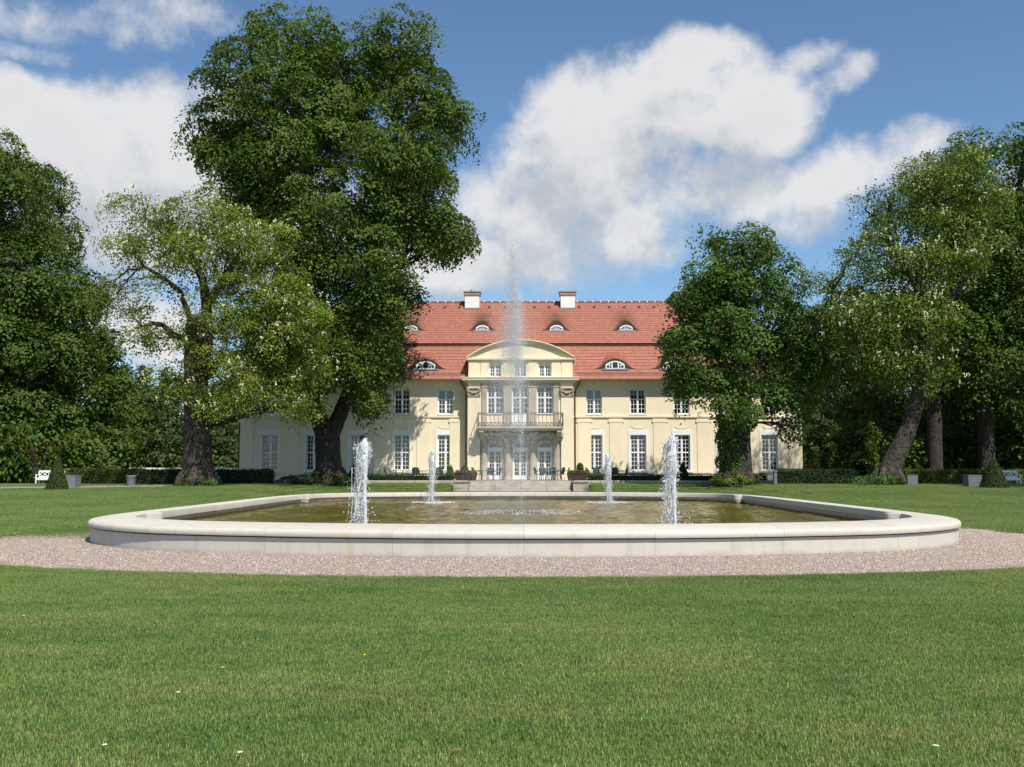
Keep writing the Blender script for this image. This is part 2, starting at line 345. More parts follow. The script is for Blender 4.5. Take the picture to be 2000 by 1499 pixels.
def lawn_mat(name, blade):
    m, t, out = new_mat(name)
    pos = nn(t, 'ShaderNodeNewGeometry')
    big = noise(t, 0.16, 4.0, 0.6, coord='Position'); mid = noise(t, 0.9, 4.0, 0.6, stretch=(0.35, 1.0, 1.0), coord='Position'); sm_ = noise(t, 5.0, 4.0, 0.65, coord='Position')
    c = mixc(t, smooth(t, big, 0.38, 0.62), (0.142, 0.240, 0.058), (0.205, 0.298, 0.074))
    c = mixc(t, math_n(t, 'MULTIPLY', smooth(t, mid, 0.46, 0.68), 0.55), c, (0.305, 0.330, 0.110))
    c = mixc(t, math_n(t, 'MULTIPLY', smooth(t, sm_, 0.52, 0.72), 0.55), c, (0.070, 0.155, 0.038))
    pt = noise(t, 2.3, 5.0, 0.7, coord='Position'); c = mixc(t, math_n(t, 'MULTIPLY', smooth(t, pt, 0.50, 0.66), 0.45), c, (0.270, 0.300, 0.092))
    dk = noise(t, 1.5, 4.0, 0.65, stretch=(.7, 1.2, 1), coord='Position'); c = mixc(t, math_n(t, 'MULTIPLY', smooth(t, dk, 0.54, 0.70), 0.6), c, (0.080, 0.170, 0.044))
    sy = nn(t, 'ShaderNodeSeparateXYZ'); t.links.new(pos.outputs['Position'], sy.inputs[0])
    wv = math_n(t, 'SINE', math_n(t, 'ADD', math_n(t, 'MULTIPLY', sy.outputs[1], 5.2), math_n(t, 'MULTIPLY', noise(t, 0.5, 3.0, 0.6, coord='Position'), 7.0)))   # mower tracks
    c = mixc(t, math_n(t, 'MULTIPLY', smooth(t, wv, -0.2, 0.9), 0.16), c, (0.26, 0.345, 0.105))
    if blade:
        c = mixc(t, 1.0, c, ramp(t, pos.outputs['Random Per Island'], [(0.0, (0.50, 0.62, 0.60)), (0.45, (0.95, 1.0, 0.95)), (0.85, (1.45, 1.30, 1.35)), (0.96, (1.9, 1.55, 1.8)), (1.0, (2.5, 2.0, 3.2))]), 'MULTIPLY')
        p = nn(t, 'ShaderNodeBsdfPrincipled'); t.links.new(c, p.inputs['Base Color']); p.inputs['Roughness'].default_value = 0.45; p.inputs['Specular IOR Level'].default_value = 0.35
        tr = nn(t, 'ShaderNodeBsdfTranslucent'); t.links.new(c, tr.inputs[0])
        mx = nn(t, 'ShaderNodeMixShader'); mx.inputs[0].default_value = 0.35
        t.links.new(p.outputs[0], mx.inputs[1]); t.links.new(tr.outputs[0], mx.inputs[2]); t.links.new(mx.outputs[0], out.inputs[0])
    else:
        p = nn(t, 'ShaderNodeBsdfPrincipled'); p.inputs['Roughness'].default_value = 0.9; p.inputs['Specular IOR Level'].default_value = 0.1
        t.links.new(mixc(t, 0.75, c, (0.045, 0.075, 0.018)), p.inputs['Base Color']); t.links.new(p.outputs[0], out.inputs[0])
        b = nn(t, 'ShaderNodeBump'); b.inputs['Strength'].default_value = 1.0; b.inputs['Distance'].default_value = 0.04
        t.links.new(noise(t, 22.0, 4.0, 0.7, coord='Position'), b.inputs['Height']); t.links.new(b.outputs[0], p.inputs['Normal'])
    return m
M['lawn'] = lawn_mat('lawn', False); M['blade'] = lawn_mat('grass_blade', True)

def gravel_mat():
    m, t, out = new_mat('gravel'); p = nn(t, 'ShaderNodeBsdfPrincipled'); t.links.new(p.outputs[0], out.inputs[0]); p.inputs['Roughness'].default_value = 0.9
    v = nn(t, 'ShaderNodeTexVoronoi'); v.inputs['Scale'].default_value = 45.0
    t.links.new(nn(t, 'ShaderNodeNewGeometry').outputs['Position'], v.inputs['Vector'])
    s_ = nn(t, 'ShaderNodeSeparateColor'); t.links.new(v.outputs['Color'], s_.inputs[0])
    c = ramp(t, s_.outputs[0], [(0.0, (0.15, 0.11, 0.09)), (0.5, (0.25, 0.19, 0.158)), (0.9, (0.32, 0.25, 0.212)), (1.0, (0.46, 0.41, 0.36))])
    t.links.new(mixc(t, math_n(t, 'MULTIPLY', noise(t, 0.6, 4, coord='Position'), 0.4), c, (0.36, 0.28, 0.24)), p.inputs['Base Color'])
    b = nn(t, 'ShaderNodeBump'); b.inputs['Strength'].default_value = 0.9; b.inputs['Distance'].default_value = 0.02; b.invert = True
    t.links.new(v.outputs['Distance'], b.inputs['Height']); t.links.new(b.outputs[0], p.inputs['Normal']); return m
M['gravel'] = gravel_mat()
def pebble_mat():
    m, t, out = new_mat('pebble'); p = nn(t, 'ShaderNodeBsdfPrincipled'); t.links.new(p.outputs[0], out.inputs[0]); p.inputs['Roughness'].default_value = 0.85
    g = nn(t, 'ShaderNodeNewGeometry')
    c = ramp(t, g.outputs['Random Per Island'], [(0.0, (0.07, 0.05, 0.045)), (0.3, (0.265, 0.20, 0.162)), (0.8, (0.395, 0.312, 0.258)), (1.0, (0.68, 0.61, 0.54))])
    t.links.new(c, p.inputs['Base Color']); return m
M['pebble'] = pebble_mat()

def stone_mat():
    m, t, out = new_mat('pool_limestone'); p = nn(t, 'ShaderNodeBsdfPrincipled'); t.links.new(p.outputs[0], out.inputs[0])
    oi = nn(t, 'ShaderNodeObjectInfo')
    c = mixc(t, oi.outputs['Random'], (0.50, 0.465, 0.405), (0.56, 0.525, 0.465))
    n_ = noise(t, 1.6, 6.0, 0.65, coord='Position')
    c = mixc(t, math_n(t, 'MULTIPLY', smooth(t, n_, 0.45, 0.75), 0.5), c, (0.48, 0.445, 0.39))
    ru = noise(t, 0.55, 4.0, 0.7, stretch=(1.6, 1.6, 0.35), coord='Position')
    c = mixc(t, math_n(t, 'MULTIPLY', smooth(t, ru, 0.57, 0.72), 0.6), c, (0.50, 0.35, 0.18))
    sp = noise(t, 26.0, 3.0, 0.7, coord='Position')
    c = mixc(t, math_n(t, 'MULTIPLY', smooth(t, sp, 0.62, 0.75), 0.3), c, (0.36, 0.34, 0.30))
    st = noise(t, 3.0, 4.0, 0.6, stretch=(1.5, 1.5, 0.12), coord='Position')
    c = mixc(t, math_n(t, 'MULTIPLY', smooth(t, st, 0.50, 0.68), 0.42), c, (0.40, 0.385, 0.35))
    zz = nn(t, 'ShaderNodeSeparateXYZ'); t.links.new(nn(t, 'ShaderNodeNewGeometry').outputs['Position'], zz.inputs[0])
    dirt = smooth(t, math_n(t, 'ADD', zz.outputs[2], math_n(t, 'MULTIPLY', noise(t, 2.2, 5.0, 0.65, coord='Position'), 0.22)), 0.20, 0.09)
    c = mixc(t, math_n(t, 'MULTIPLY', dirt, 0.45), c, (0.27, 0.25, 0.20))
    li = noise(t, 0.9, 5.0, 0.7, coord='Position'); c = mixc(t, math_n(t, 'MULTIPLY', smooth(t, li, 0.55, 0.72), 0.30), c, (0.36, 0.35, 0.29))
    t.links.new(c, p.inputs['Base Color']); p.inputs['Roughness'].default_value = 0.8; p.inputs['Specular IOR Level'].default_value = 0.25
    b = nn(t, 'ShaderNodeBump'); b.inputs['Strength'].default_value = 0.25; b.inputs['Distance'].default_value = 0.01
    t.links.new(noise(t, 30.0, 5.0, 0.7, coord='Position'), b.inputs['Height']); t.links.new(b.outputs[0], p.inputs['Normal']); return m
M['pool_stone'] = stone_mat()
def wetwall_mat():
    m, t, out = new_mat('wet_basin_wall'); p = nn(t, 'ShaderNodeBsdfPrincipled'); t.links.new(p.outputs[0], out.inputs[0])
    z = nn(t, 'ShaderNodeSeparateXYZ'); t.links.new(nn(t, 'ShaderNodeNewGeometry').outputs['Position'], z.inputs[0])
    h = math_n(t, 'ADD', z.outputs[2], math_n(t, 'MULTIPLY', math_n(t, 'SUBTRACT', noise(t, 3.0, 5.0, coord='Position'), 0.5), 0.10))
    c = ramp(t, smooth(t, h, 0.14, 0.33), [(0.0, (0.09, 0.065, 0.03)), (0.35, (0.24, 0.13, 0.05)), (0.6, (0.42, 0.32, 0.20)), (1.0, (0.48, 0.44, 0.37))])
    t.links.new(c, p.inputs['Base Color']); p.inputs['Roughness'].default_value = 0.5; return m
M['wet'] = wetwall_mat()
def water_mat():
    m, t, out = new_mat('pool_water'); p = nn(t, 'ShaderNodeBsdfPrincipled'); t.links.new(p.outputs[0], out.inputs[0])
    n_ = noise(t, 0.35, 4.0, 0.6, coord='Position')
    t.links.new(mixc(t, smooth(t, n_, 0.35, 0.65), (0.085, 0.075, 0.012), (0.125, 0.108, 0.022)), p.inputs['Base Color'])
    p.inputs['Roughness'].default_value = 0.09; p.inputs['IOR'].default_value = 1.33; p.inputs['Specular IOR Level'].default_value = 0.5
    b = nn(t, 'ShaderNodeBump'); b.inputs['Strength'].default_value = 1.0; b.inputs['Distance'].default_value = 0.05
    hh = math_n(t, 'ADD', noise(t, 2.6, 3.0, 0.5, stretch=(0.8, 1.0, 1), dist=0.6, coord='Position'), math_n(t, 'MULTIPLY', noise(t, 8.0, 3.0, 0.55, coord='Position'), 0.35))
    t.links.new(hh, b.inputs['Height']); t.links.new(b.outputs[0], p.inputs['Normal']); return m
M['water'] = water_mat()
def spray_mat(name, alpha):
    m, t, out = new_mat(name); p = nn(t, 'ShaderNodeBsdfPrincipled'); p.inputs['Base Color'].default_value = (0.90, 0.92, 0.94, 1); p.inputs['Roughness'].default_value = 0.15
    p.inputs['Specular IOR Level'].default_value = 0.8
    tl = nn(t, 'ShaderNodeBsdfTranslucent'); tl.inputs[0].default_value = (0.9, 0.92, 0.94, 1)
    tr = nn(t, 'ShaderNodeBsdfTransparent')
    m1 = nn(t, 'ShaderNodeMixShader'); m1.inputs[0].default_value = 0.35; t.links.new(p.outputs[0], m1.inputs[1]); t.links.new(tl.outputs[0], m1.inputs[2])
    m2 = nn(t, 'ShaderNodeMixShader'); m2.inputs[0].default_value = alpha; t.links.new(tr.outputs[0], m2.inputs[1]); t.links.new(m1.outputs[0], m2.inputs[2]); t.links.new(m2.outputs[0], out.inputs[0])
    return m
M['foam'] = spray_mat('white_water', 0.92); M['spray'] = spray_mat('fine_spray', 0.55); M['sheet'] = spray_mat('water_sheet', 0.36)

# ------------------------------------------------------------------ ground
def sstep(a, b, x):
    t = np.clip((x - a) / (b - a), 0, 1); return t * t * (3 - 2 * t)
def terr(X, Y):
    X = np.asarray(X, float); Y = np.asarray(Y, float)
    side = sstep(11.0, 17.0, np.abs(X))
    zs = 0.6 * np.clip((Y - 38) / 28, 0, 1)
    zc = 0.10 * sstep(52, 64, Y) + 0.56 * sstep(66.5, 71.6, Y)
    cut = 1 - sstep(4.55, 4.9, np.abs(X)); zc = zc * (1 - cut) + cut * np.minimum(zc, 0.10)
    z = zc * (1 - side) + zs * side
    return z + 0.02 * np.sin(X * 0.21 + 1.0) * np.sin(Y * 0.17) * sstep(16, 30, Y)
TERZ = lambda x, y: float(terr(x, y))
gx = np.unique(np.concatenate([np.linspace(-1500, -80, 14), np.arange(-80, -6, 1.0), np.arange(-6, 6.01, .15), np.arange(7, 80.1, 1.0), np.linspace(80, 1500, 14)]))
gy = np.unique(np.concatenate([np.linspace(-400, -10, 8), np.arange(-10, 110.1, 1.0), np.linspace(110, 2500, 18)]))
GX, GY = np.meshgrid(gx, gy); GZ = terr(GX, GY)
nxg, nyg = len(gx), len(gy)
idx = np.arange(nxg * nyg).reshape(nyg, nxg)
me = bpy.data.meshes.new('lawn')
fcs = np.stack([idx[:-1, :-1], idx[:-1, 1:], idx[1:, 1:], idx[1:, :-1]], -1).reshape(-1, 4)
me.from_pydata(np.stack([GX, GY, GZ], -1).reshape(-1, 3).tolist(), [], fcs.tolist()); me.materials.append(M['lawn'])
me.polygons.foreach_set('use_smooth', np.ones(len(fcs), bool))
lawn = link(bpy.data.objects.new('lawn', me)); tag(lawn, 'wide mown green lawn around the pool', kind='structure')

# --- pool plan
PC = 34.4
def closed(half):          # quarter points (x<=0) from the near centre to the side middle -> closed Catmull-Rom loop
    q = [Vector((x, y)) for x, y in half]
    left = q + [Vector((p.x, 2 * PC - p.y)) for p in reversed(q[:-1])]
    right = [Vector((-p.x, p.y)) for p in reversed(left[1:-1])]
    return left + right
def catmull(pts, n):
    out = []; k = len(pts)
    for i in range(k):
        p0, p1, p2, p3 = pts[i - 1], pts[i], pts[(i + 1) % k], pts[(i + 2) % k]
        for j in range(n):
            t = j / n
            out.append(0.5 * ((2 * p1) + (p2 - p0) * t + (2 * p0 - 5 * p1 + 4 * p2 - p3) * t * t + (3 * p1 - p0 - 3 * p2 + p3) * t ** 3))
    return out
OUT_Q = [(0, 18.8), (-2.42, 18.95), (-4.9, 19.45), (-7.4, 20.35), (-9.1, 21.9), (-9.95, 23.6), (-10.28, 25.6), (-10.36, 28.4), (-10.38, 31.4), (-10.38, PC)]
OUTER = catmull(closed(OUT_Q), 8)
def offset_loop(loop, d):
    k = len(loop); o = []
    for i in range(k):
        tdir = (loop[(i + 1) % k] - loop[i - 1]).normalized(); nrm = Vector((tdir.y, -tdir.x))
        o.append(loop[i] + nrm * d)
    return o
sgn = 1.0
if (offset_loop(OUTER, 1.0)[0] - Vector((0, PC))).length > (OUTER[0] - Vector((0, PC))).length: sgn = -1.0
INN_Q = [(0, 20.22), (-2.32, 20.36), (-4.7, 20.82), (-7.05, 21.68), (-8.5, 22.95), (-9.08, 24.3), (-9.27, 25.9), (-9.32, 28.4), (-9.33, 31.4), (-9.33, PC)]
INNER = catmull(closed(INN_Q), 8)
INW = lambda d: [o_ + (i_ - o_) * (d / 1.42) if (i_ - o_).length < 1.42 and d > .3 else o_ + (i_ - o_).normalized() * d if d <= .3 else o_ + (i_ - o_) * (d / 1.42) for o_, i_ in zip(OUTER, INNER)]
# gravel ring
GRV_Q = [(0, 15.2), (-4.5, 15.62), (-8.6, 17.0), (-11.1, 19.4), (-12.3, 22.2), (-12.55, 25), (-12.2, 28.3), (-12.0, PC)]
GRV = catmull(closed(GRV_Q), 8)
def ring_sheet(name, loopa, loopb, z, m, label, wobble=0.0):
    b = MB(); rnd = random.Random(3); A = [(p.x + wobble * (rnd.random() - .5), p.y + wobble * (rnd.random() - .5)) for p in loopa]
    k = len(loopa)
    from math import atan2
    b.quad(*[(p[0], p[1], z) for p in A])
    o = b.build(name, m); return tag(o, label, kind='structure')
ring_sheet('gravel_path', GRV, None, 0.008, M['gravel'], 'pinkish gravel strip around the stone pool')

# --- pool stones
pool = thing('fountain_basin', 'long low pale limestone basin with rounded corners holding the fountains', 'fountain', (0, PC, 0))
ZT_IN, ZT_OUT, ZB = 0.530, 0.480, 0.335
def coping_profile():      # (distance inwards from the outer edge, height)
    return [(0.06, ZB), (0.008, ZB + .004), (0.0, ZB + .02), (0.0, ZB + .075), (0.012, ZB + .105), (0.045, ZB + .132), (0.10, ZT_OUT), (0.7, 0.510), (1.36, ZT_IN), (1.405, ZT_IN - .012), (1.42, ZT_IN - .04), (1.42, ZB + .01), (1.40, ZB)]
LOOPS = {d: INW(d) for d in {p[0] for p in coping_profile()} | {0.07, 1.33}}
KO = len(OUTER)
joints = []
per = 8   # samples per control span
nctrl = KO // per
for c in range(nctrl): joints.append(c * per)
# drop the joints inside the four rounded corners so that each corner is one long stone
def ctrl_pos(j): return OUTER[j % KO]
keep = []
for j in joints:
    p = ctrl_pos(j); q = (abs(p.x), min(abs(p.y), abs(2 * PC - p.y)))
    if q[1] < 25.0 and q[0] > 8.0: continue
    keep.append(j)
rj = random.Random(5)
for i, j0 in enumerate(keep):
    j1 = keep[(i + 1) % len(keep)]
    if j1 <= j0: j1 += KO
    rings = []; gap = 0.0028
    dz = (rj.random() - .5) * 0.004
    b = MB()
    idxs = list(range(j0, j1 + 1))
    for q, j in enumerate(idxs):
        ring = []
        for d, z in coping_profile():
            p = LOOPS[d][j % KO].copy()
            if q == 0: p += (LOOPS[d][(j + 1) % KO] - p).normalized() * gap
            if q == len(idxs) - 1: p += (LOOPS[d][(j - 1) % KO] - p).normalized() * gap
            ring.append((p.x, p.y, z + dz))
        rings.append(ring)
    b.loft(rings, True, True)
    o = b.build('coping_stone', M['pool_stone'], pool)
    mod = o.modifiers.new('edges', 'EDGE_SPLIT'); mod.split_angle = R(40)
    b = MB(); rings = []
    g2_ = 0.002
    for q, j in enumerate(idxs):
        ring = []
        for d, z in ((0.065, -0.05), (0.065, ZB - 0.022), (0.20, ZB - 0.022), (0.20, -0.05)):
            L_ = INW(d) if d not in LOOPS else LOOPS[d]
            p = L_[j % KO].copy()
            if q == 0: p += (L_[(j + 1) % KO] - p).normalized() * g2_
            if q == len(idxs) - 1: p += (L_[(j - 1) % KO] - p).normalized() * g2_
            ring.append((p.x, p.y, z))
        rings.append(ring)
    b.loft(rings, True, True)
    o = b.build('wall_panel', M['pool_stone'], pool); mod = o.modifiers.new('edges', 'EDGE_SPLIT'); mod.split_angle = R(40)
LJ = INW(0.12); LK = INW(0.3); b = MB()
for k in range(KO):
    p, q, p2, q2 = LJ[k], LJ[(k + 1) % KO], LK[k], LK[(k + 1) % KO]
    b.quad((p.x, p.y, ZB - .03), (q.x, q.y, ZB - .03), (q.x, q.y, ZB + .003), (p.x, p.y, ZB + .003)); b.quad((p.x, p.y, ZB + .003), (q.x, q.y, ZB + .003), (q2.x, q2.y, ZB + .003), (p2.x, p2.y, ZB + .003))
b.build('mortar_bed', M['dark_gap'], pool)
LI = LOOPS[1.33]
b = MB()
for k in range(KO):
    p, q = LI[k], LI[(k + 1) % KO]
    b.quad((p.x, p.y, -0.05), (p.x, p.y, ZB + .002), (q.x, q.y, ZB + .002), (q.x, q.y, -0.05))
b.build('basin_inner_wall', M['wet'], pool)
for sx_ in (-1, 1):          # the little square noses in the four inner corners
    for sy_ in (-1, 1):
        c = min(INW(1.38), key=lambda q_: (q_ - Vector((sx_ * 9.2, PC + sy_ * 9.0))).length).copy(); b = MB(); prof = []
        pts = []
        for a in range(0, 9):
            ang = -math.pi / 2 + math.pi * a / 8; pts.append((0.30 + 0.17 * math.cos(ang), 0.20 * math.sin(ang)))
        pts += [(-0.10, 0.20), (-0.10, -0.20)]
        dirv = Vector((-sx_, -sy_ * 0.25)).normalized(); sidev = Vector((-dirv.y, dirv.x))
        def rr(z, s=1.0, c=c, dirv=dirv, sidev=sidev): s *= .78; return [(c.x + dirv.x * u * s + sidev.x * v * s, c.y + dirv.y * u * s + sidev.y * v * s, z) for u, v in pts]
        b.loft([rr(ZB + .0), rr(ZT_IN - .02), rr(ZT_IN - .001, 0.97)], True, False)
        b.build('corner_nose', M['pool_stone'], pool)
        b = MB(); b.loft([rr(-.05, 0.9), rr(ZB + .003, 0.9)], True, False); b.build('corner_nose_foot', M['wet'], pool)
wz = 0.155
def water_mesh():
    st = 0.11; X, Y = np.meshgrid(np.arange(-9.4, 9.41, st), np.arange(19.8, 49.01, st)); ny, nx = X.shape
    g_ = np.random.default_rng(77); Z = np.zeros_like(X)
    for k in range(26):
        a = g_.random() * 6.283; L_ = .35 + 1.3 * g_.random() ** 1.5; Z += .0045 * L_ * np.sin((X * np.cos(a) + Y * np.sin(a)) * 6.283 / L_ + g_.random() * 6.283 + .8 * np.sin(X * .7 + k) + .7 * np.sin(Y * .5 + k * 2))
    for jx, jy, am in ((-3.5, 24.8, .030), (3.9, 24.8, .030), (-3.7, 44, .022), (3.8, 44, .022), (.1, PC, .034)):
        r_ = np.hypot(X - jx, Y - jy); Z += am * np.sin(r_ * 13 - 1) * np.exp(-r_ / 1.6)
    ok = inside(INW(1.2), X, Y); id_ = -np.ones(X.size, int); id_[ok.ravel()] = np.arange(ok.sum()); id_ = id_.reshape(ny, nx)
    q = np.stack([id_[:-1, :-1], id_[:-1, 1:], id_[1:, 1:], id_[1:, :-1]], -1).reshape(-1, 4); q = q[(q >= 0).all(1)]
    me_ = bpy.data.meshes.new('water'); me_.from_pydata(np.stack([X, Y, Z + wz], -1).reshape(-1, 3)[ok.ravel()].tolist(), [], q.tolist()); me_.materials.append(M['water']); me_.polygons.foreach_set('use_smooth', np.ones(len(q), bool)); return me_
def inside(loop, X, Y):
    X = np.asarray(X); Y = np.asarray(Y); r = np.zeros(X.shape, bool); k = len(loop)
    for i in range(k):
        x0, y0, x1, y1 = loop[i].x, loop[i].y, loop[(i + 1) % k].x, loop[(i + 1) % k].y
        c = ((y0 > Y) != (y1 > Y)) & (X < (x1 - x0) * (Y - y0) / (y1 - y0 + 1e-12) + x0); r ^= c
    return r
wt = link(bpy.data.objects.new('water', water_mesh())); tag(wt, 'olive green rippled water filling the basin', kind='structure')
b = MB(); p0 = at(1213, 968, 48.35); b.lathe((p0.x, 48.3), [(0.05, 0.15), (0.05, 0.33), (0.022, 0.37), (0.02, 0.60)], 10)
b.build('overflow_pipe', M['iron'], pool)['label'] = 'dark overflow pipe standing at the far wall'

# gravel path at the left
def path_strip(name, pts, w0, label):
    b = MB(); prev = None
    for (x, y) in pts:
        a = (x, y - w0 / 2, TERZ(x, y - w0 / 2) + .03); c = (x, y + w0 / 2, TERZ(x, y + w0 / 2) + .03)
        if prev: b.quad(prev[0], a, c, prev[1])
        prev = (a, c)
    return tag(b.build(name, M['gravel']), label, kind='structure')
path_strip('gravel_walk', [(x, 61.5 + 0.35 * (x + 30)) for x in np.arange(-60, -21.5, 1.0)], 3.0, 'pale gravel walk at the left before the hedge')

# ------------------------------------------------------------------ grass, gravel stones (stuff: instanced patches on one object each)
def blade_patch(name, n, size, h, wd, seed):
    g = np.random.default_rng(seed)
    P = np.zeros((n, 3)); P[:, :2] = (g.random((n, 2)) - .5) * size
    a = g.random(n) * 2 * np.pi; tilt = g.random(n) * 1.25; hh = h * (0.55 + 0.6 * g.random(n)); ww = wd * (0.7 + 0.6 * g.random(n))
    dr = np.stack([np.cos(a), np.sin(a), 0 * a], -1); sd_ = np.stack([-np.sin(a), np.cos(a), 0 * a], -1)
    up = np.array([0, 0, 1.0])
    mid = P + dr * (np.sin(tilt * .5) * hh * .5)[:, None] + up * (np.cos(tilt * .5) * hh * .5)[:, None]
    tip = mid + dr * (np.sin(tilt * 1.3) * hh * .5)[:, None] + up * (np.cos(tilt * 1.3) * hh * .5)[:, None]
    V = np.stack([P - sd_ * ww[:, None], P + sd_ * ww[:, None], mid + sd_ * (ww * .8)[:, None], mid - sd_ * (ww * .8)[:, None], tip], 1).reshape(-1, 3)
    return bpy.data.objects.new(name, np_mesh(name, V, [(0, 1, 2, 3), (3, 2, 4)], 5, M['blade']))
def pebble_patch(name, n, size, r0, r1, seed):
    g = np.random.default_rng(seed)
    P = np.zeros((n, 3)); P[:, :2] = (g.random((n, 2)) - .5) * size
    r = r0 + (r1 - r0) * g.random(n) ** 2
    base = np.array([[1, 0, .25], [.3, .95, .2], [-.8, .6, .25], [-.85, -.55, .2], [.25, -1, .25], [.1, .05, .95]])
    J = base[None] * (0.75 + 0.5 * g.random((n, 6, 1))); a = g.random(n) * 6.28
    ca, sa = np.cos(a)[:, None], np.sin(a)[:, None]
    V = np.stack([J[..., 0] * ca - J[..., 1] * sa, J[..., 0] * sa + J[..., 1] * ca, J[..., 2] * 0.8], -1) * r[:, None, None] + P[:, None, :]
    return bpy.data.objects.new(name, np_mesh(name, V.reshape(-1, 3), [(0, 1, 5), (1, 2, 5), (2, 3, 5), (3, 4, 5), (4, 0, 5)], 6, M['pebble']))
def scatter(name, pts, protos, smin, smax, label, cat):
    me_ = bpy.data.meshes.new(name); me_.from_pydata([tuple(p) for p in pts], [], [])
    o = link(bpy.data.objects.new(name, me_)); tag(o, label, cat, kind='stuff')
    ng = bpy.data.node_groups.new(name, 'GeometryNodeTree')
    ng.interface.new_socket('Geometry', in_out='INPUT', socket_type='NodeSocketGeometry'); ng.interface.new_socket('Geometry', in_out='OUTPUT', socket_type='NodeSocketGeometry')
    a = ng.nodes.new('NodeGroupInput'); z = ng.nodes.new('NodeGroupOutput')
    mp = ng.nodes.new('GeometryNodeMeshToPoints'); ng.links.new(a.outputs[0], mp.inputs['Mesh'])
    jn = ng.nodes.new('GeometryNodeJoinGeometry')
    for p in protos:
        oi = ng.nodes.new('GeometryNodeObjectInfo'); oi.inputs['Object'].default_value = p; oi.inputs['As Instance'].default_value = True
        ng.links.new(oi.outputs['Geometry'], jn.inputs[0])
    ip = ng.nodes.new('GeometryNodeInstanceOnPoints'); ng.links.new(mp.outputs[0], ip.inputs['Points']); ng.links.new(jn.outputs[0], ip.inputs['Instance'])
    ip.inputs['Pick Instance'].default_value = True
    rv = ng.nodes.new('FunctionNodeRandomValue'); rv.data_type = 'FLOAT_VECTOR'; rv.inputs[0].default_value = (0, 0, 0); rv.inputs[1].default_value = (0, 0, 6.283)
    ng.links.new(rv.outputs[0], ip.inputs['Rotation'])
    rs = ng.nodes.new('FunctionNodeRandomValue'); rs.data_type = 'FLOAT'; rs.inputs[2].default_value = smin; rs.inputs[3].default_value = smax; rs.inputs['Seed'].default_value = 5
    ng.links.new(rs.outputs[1], ip.inputs['Scale'])
    ri = ng.nodes.new('FunctionNodeRandomValue'); ri.data_type = 'INT'; ri.inputs[4].default_value = 0; ri.inputs[5].default_value = len(protos) - 1; ri.inputs['Seed'].default_value = 9
    ng.links.new(ri.outputs[2], ip.inputs['Instance Index'])
    ng.links.new(ip.outputs[0], z.inputs[0])
    md = o.modifiers.new('scatter', 'NODES'); md.node_group = ng
    return o
def inside(loop, X, Y):
    X = np.asarray(X); Y = np.asarray(Y); r = np.zeros(X.shape, bool); k = len(loop)
    for i in range(k):
        x0, y0, x1, y1 = loop[i].x, loop[i].y, loop[(i + 1) % k].x, loop[(i + 1) % k].y
        c = ((y0 > Y) != (y1 > Y)) & (X < (x1 - x0) * (Y - y0) / (y1 - y0 + 1e-12) + x0); r ^= c
    return r
g = np.random.default_rng(11)
def grid_pts(x0, x1, y0, y1, step, jit):
    X, Y = np.meshgrid(np.arange(x0, x1, step), np.arange(y0, y1, step))
    X = X.ravel() + (g.random(X.size) - .5) * jit; Y = Y.ravel() + (g.random(Y.size) - .5) * jit; return X, Y
def in_view(X, Y, m=1.5): return np.abs(X + Y * YAW) < Y * 0.505 + m
near_p = [blade_patch('grass_patch_near', 2400, 0.56, 0.038, 0.0019, 20 + i) for i in range(5)]
edge_p = [blade_patch('grass_patch_edge', 330, 0.20, 0.045, 0.0020, 30 + i) for i in range(4)]
far_p = [blade_patch('grass_patch_far', 4200, 1.35, 0.060, 0.0040, 40 + i) for i in range(4)]
PS = 0.42
X, Y = grid_pts(-18, 18, 3.6, 33, PS, 0.15)
k = in_view(X, Y) & (Y < 22) & ~inside([p + (p - Vector((0, PC))).normalized() * 0.30 for p in GRV], X, Y)
EX, EY_ = [], []
for i in range(len(GRV)):
    p, q = GRV[i], GRV[(i + 1) % len(GRV)]; m_ = max(1, int((q - p).length / .09)); od = (p - Vector((0, PC))).normalized()
    for j in range(m_):
        for o_ in ((.05, .17, .29) if p.y < 21 else (.05, .16, .27, .38, .49, .60)):
            e_ = p.lerp(q, j / m_) + od * (o_ + .06 * (g.random() - .5)); EX.append(e_.x); EY_.append(e_.y)
EX, EY_ = np.array(EX), np.array(EY_); ke = in_view(EX, EY_) & (EY_ < 33)
scatter('edge_grass', np.stack([EX[ke], EY_[ke], 0 * EX[ke]], -1), edge_p, 0.8, 1.2, 'ragged grass edge along the gravel', 'grass')
scatter('grass', np.stack([X[k], Y[k], terr(X[k], Y[k])], -1), near_p, 0.85, 1.15, 'short green lawn grass in the foreground', 'grass')
def on_path(X, Y): return (X < -21.3) & (np.abs(Y - (61.5 + 0.35 * (X + 30))) < 2.1)
X, Y = grid_pts(-42, 42, 17, 71, 1.0, 0.4)
k = in_view(X, Y, 3) & ~inside([p + (p - Vector((0, PC))).normalized() * 0.62 for p in GRV], X, Y) & ~on_path(X, Y) & (terr(X, Y) < 0.67) & ~((np.abs(X) < 4.7) & (Y > 68.6)) & ((Y < 69.0) | (np.abs(X) < 20))
k &= (np.abs(X) > 11) | (Y > 44); k &= (Y > 21.6)
scatter('far_grass', np.stack([X[k], Y[k], terr(X[k], Y[k])], -1), far_p, 0.85, 1.15, 'mown lawn grass beyond and beside the pool', 'grass')
peb = [pebble_patch('gravel_patch', 900, 0.62, 0.006, 0.016, 60 + i) for i in range(4)]
X, Y = grid_pts(-14, 14, 14.5, 30, 0.5, 0.1)
k = in_view(X, Y, 1) & inside([p + (p - Vector((0, PC))).normalized() * -0.26 for p in GRV], X, Y) & ~inside([p + (p - Vector((0, PC))).normalized() * 0.30 for p in OUTER], X, Y)
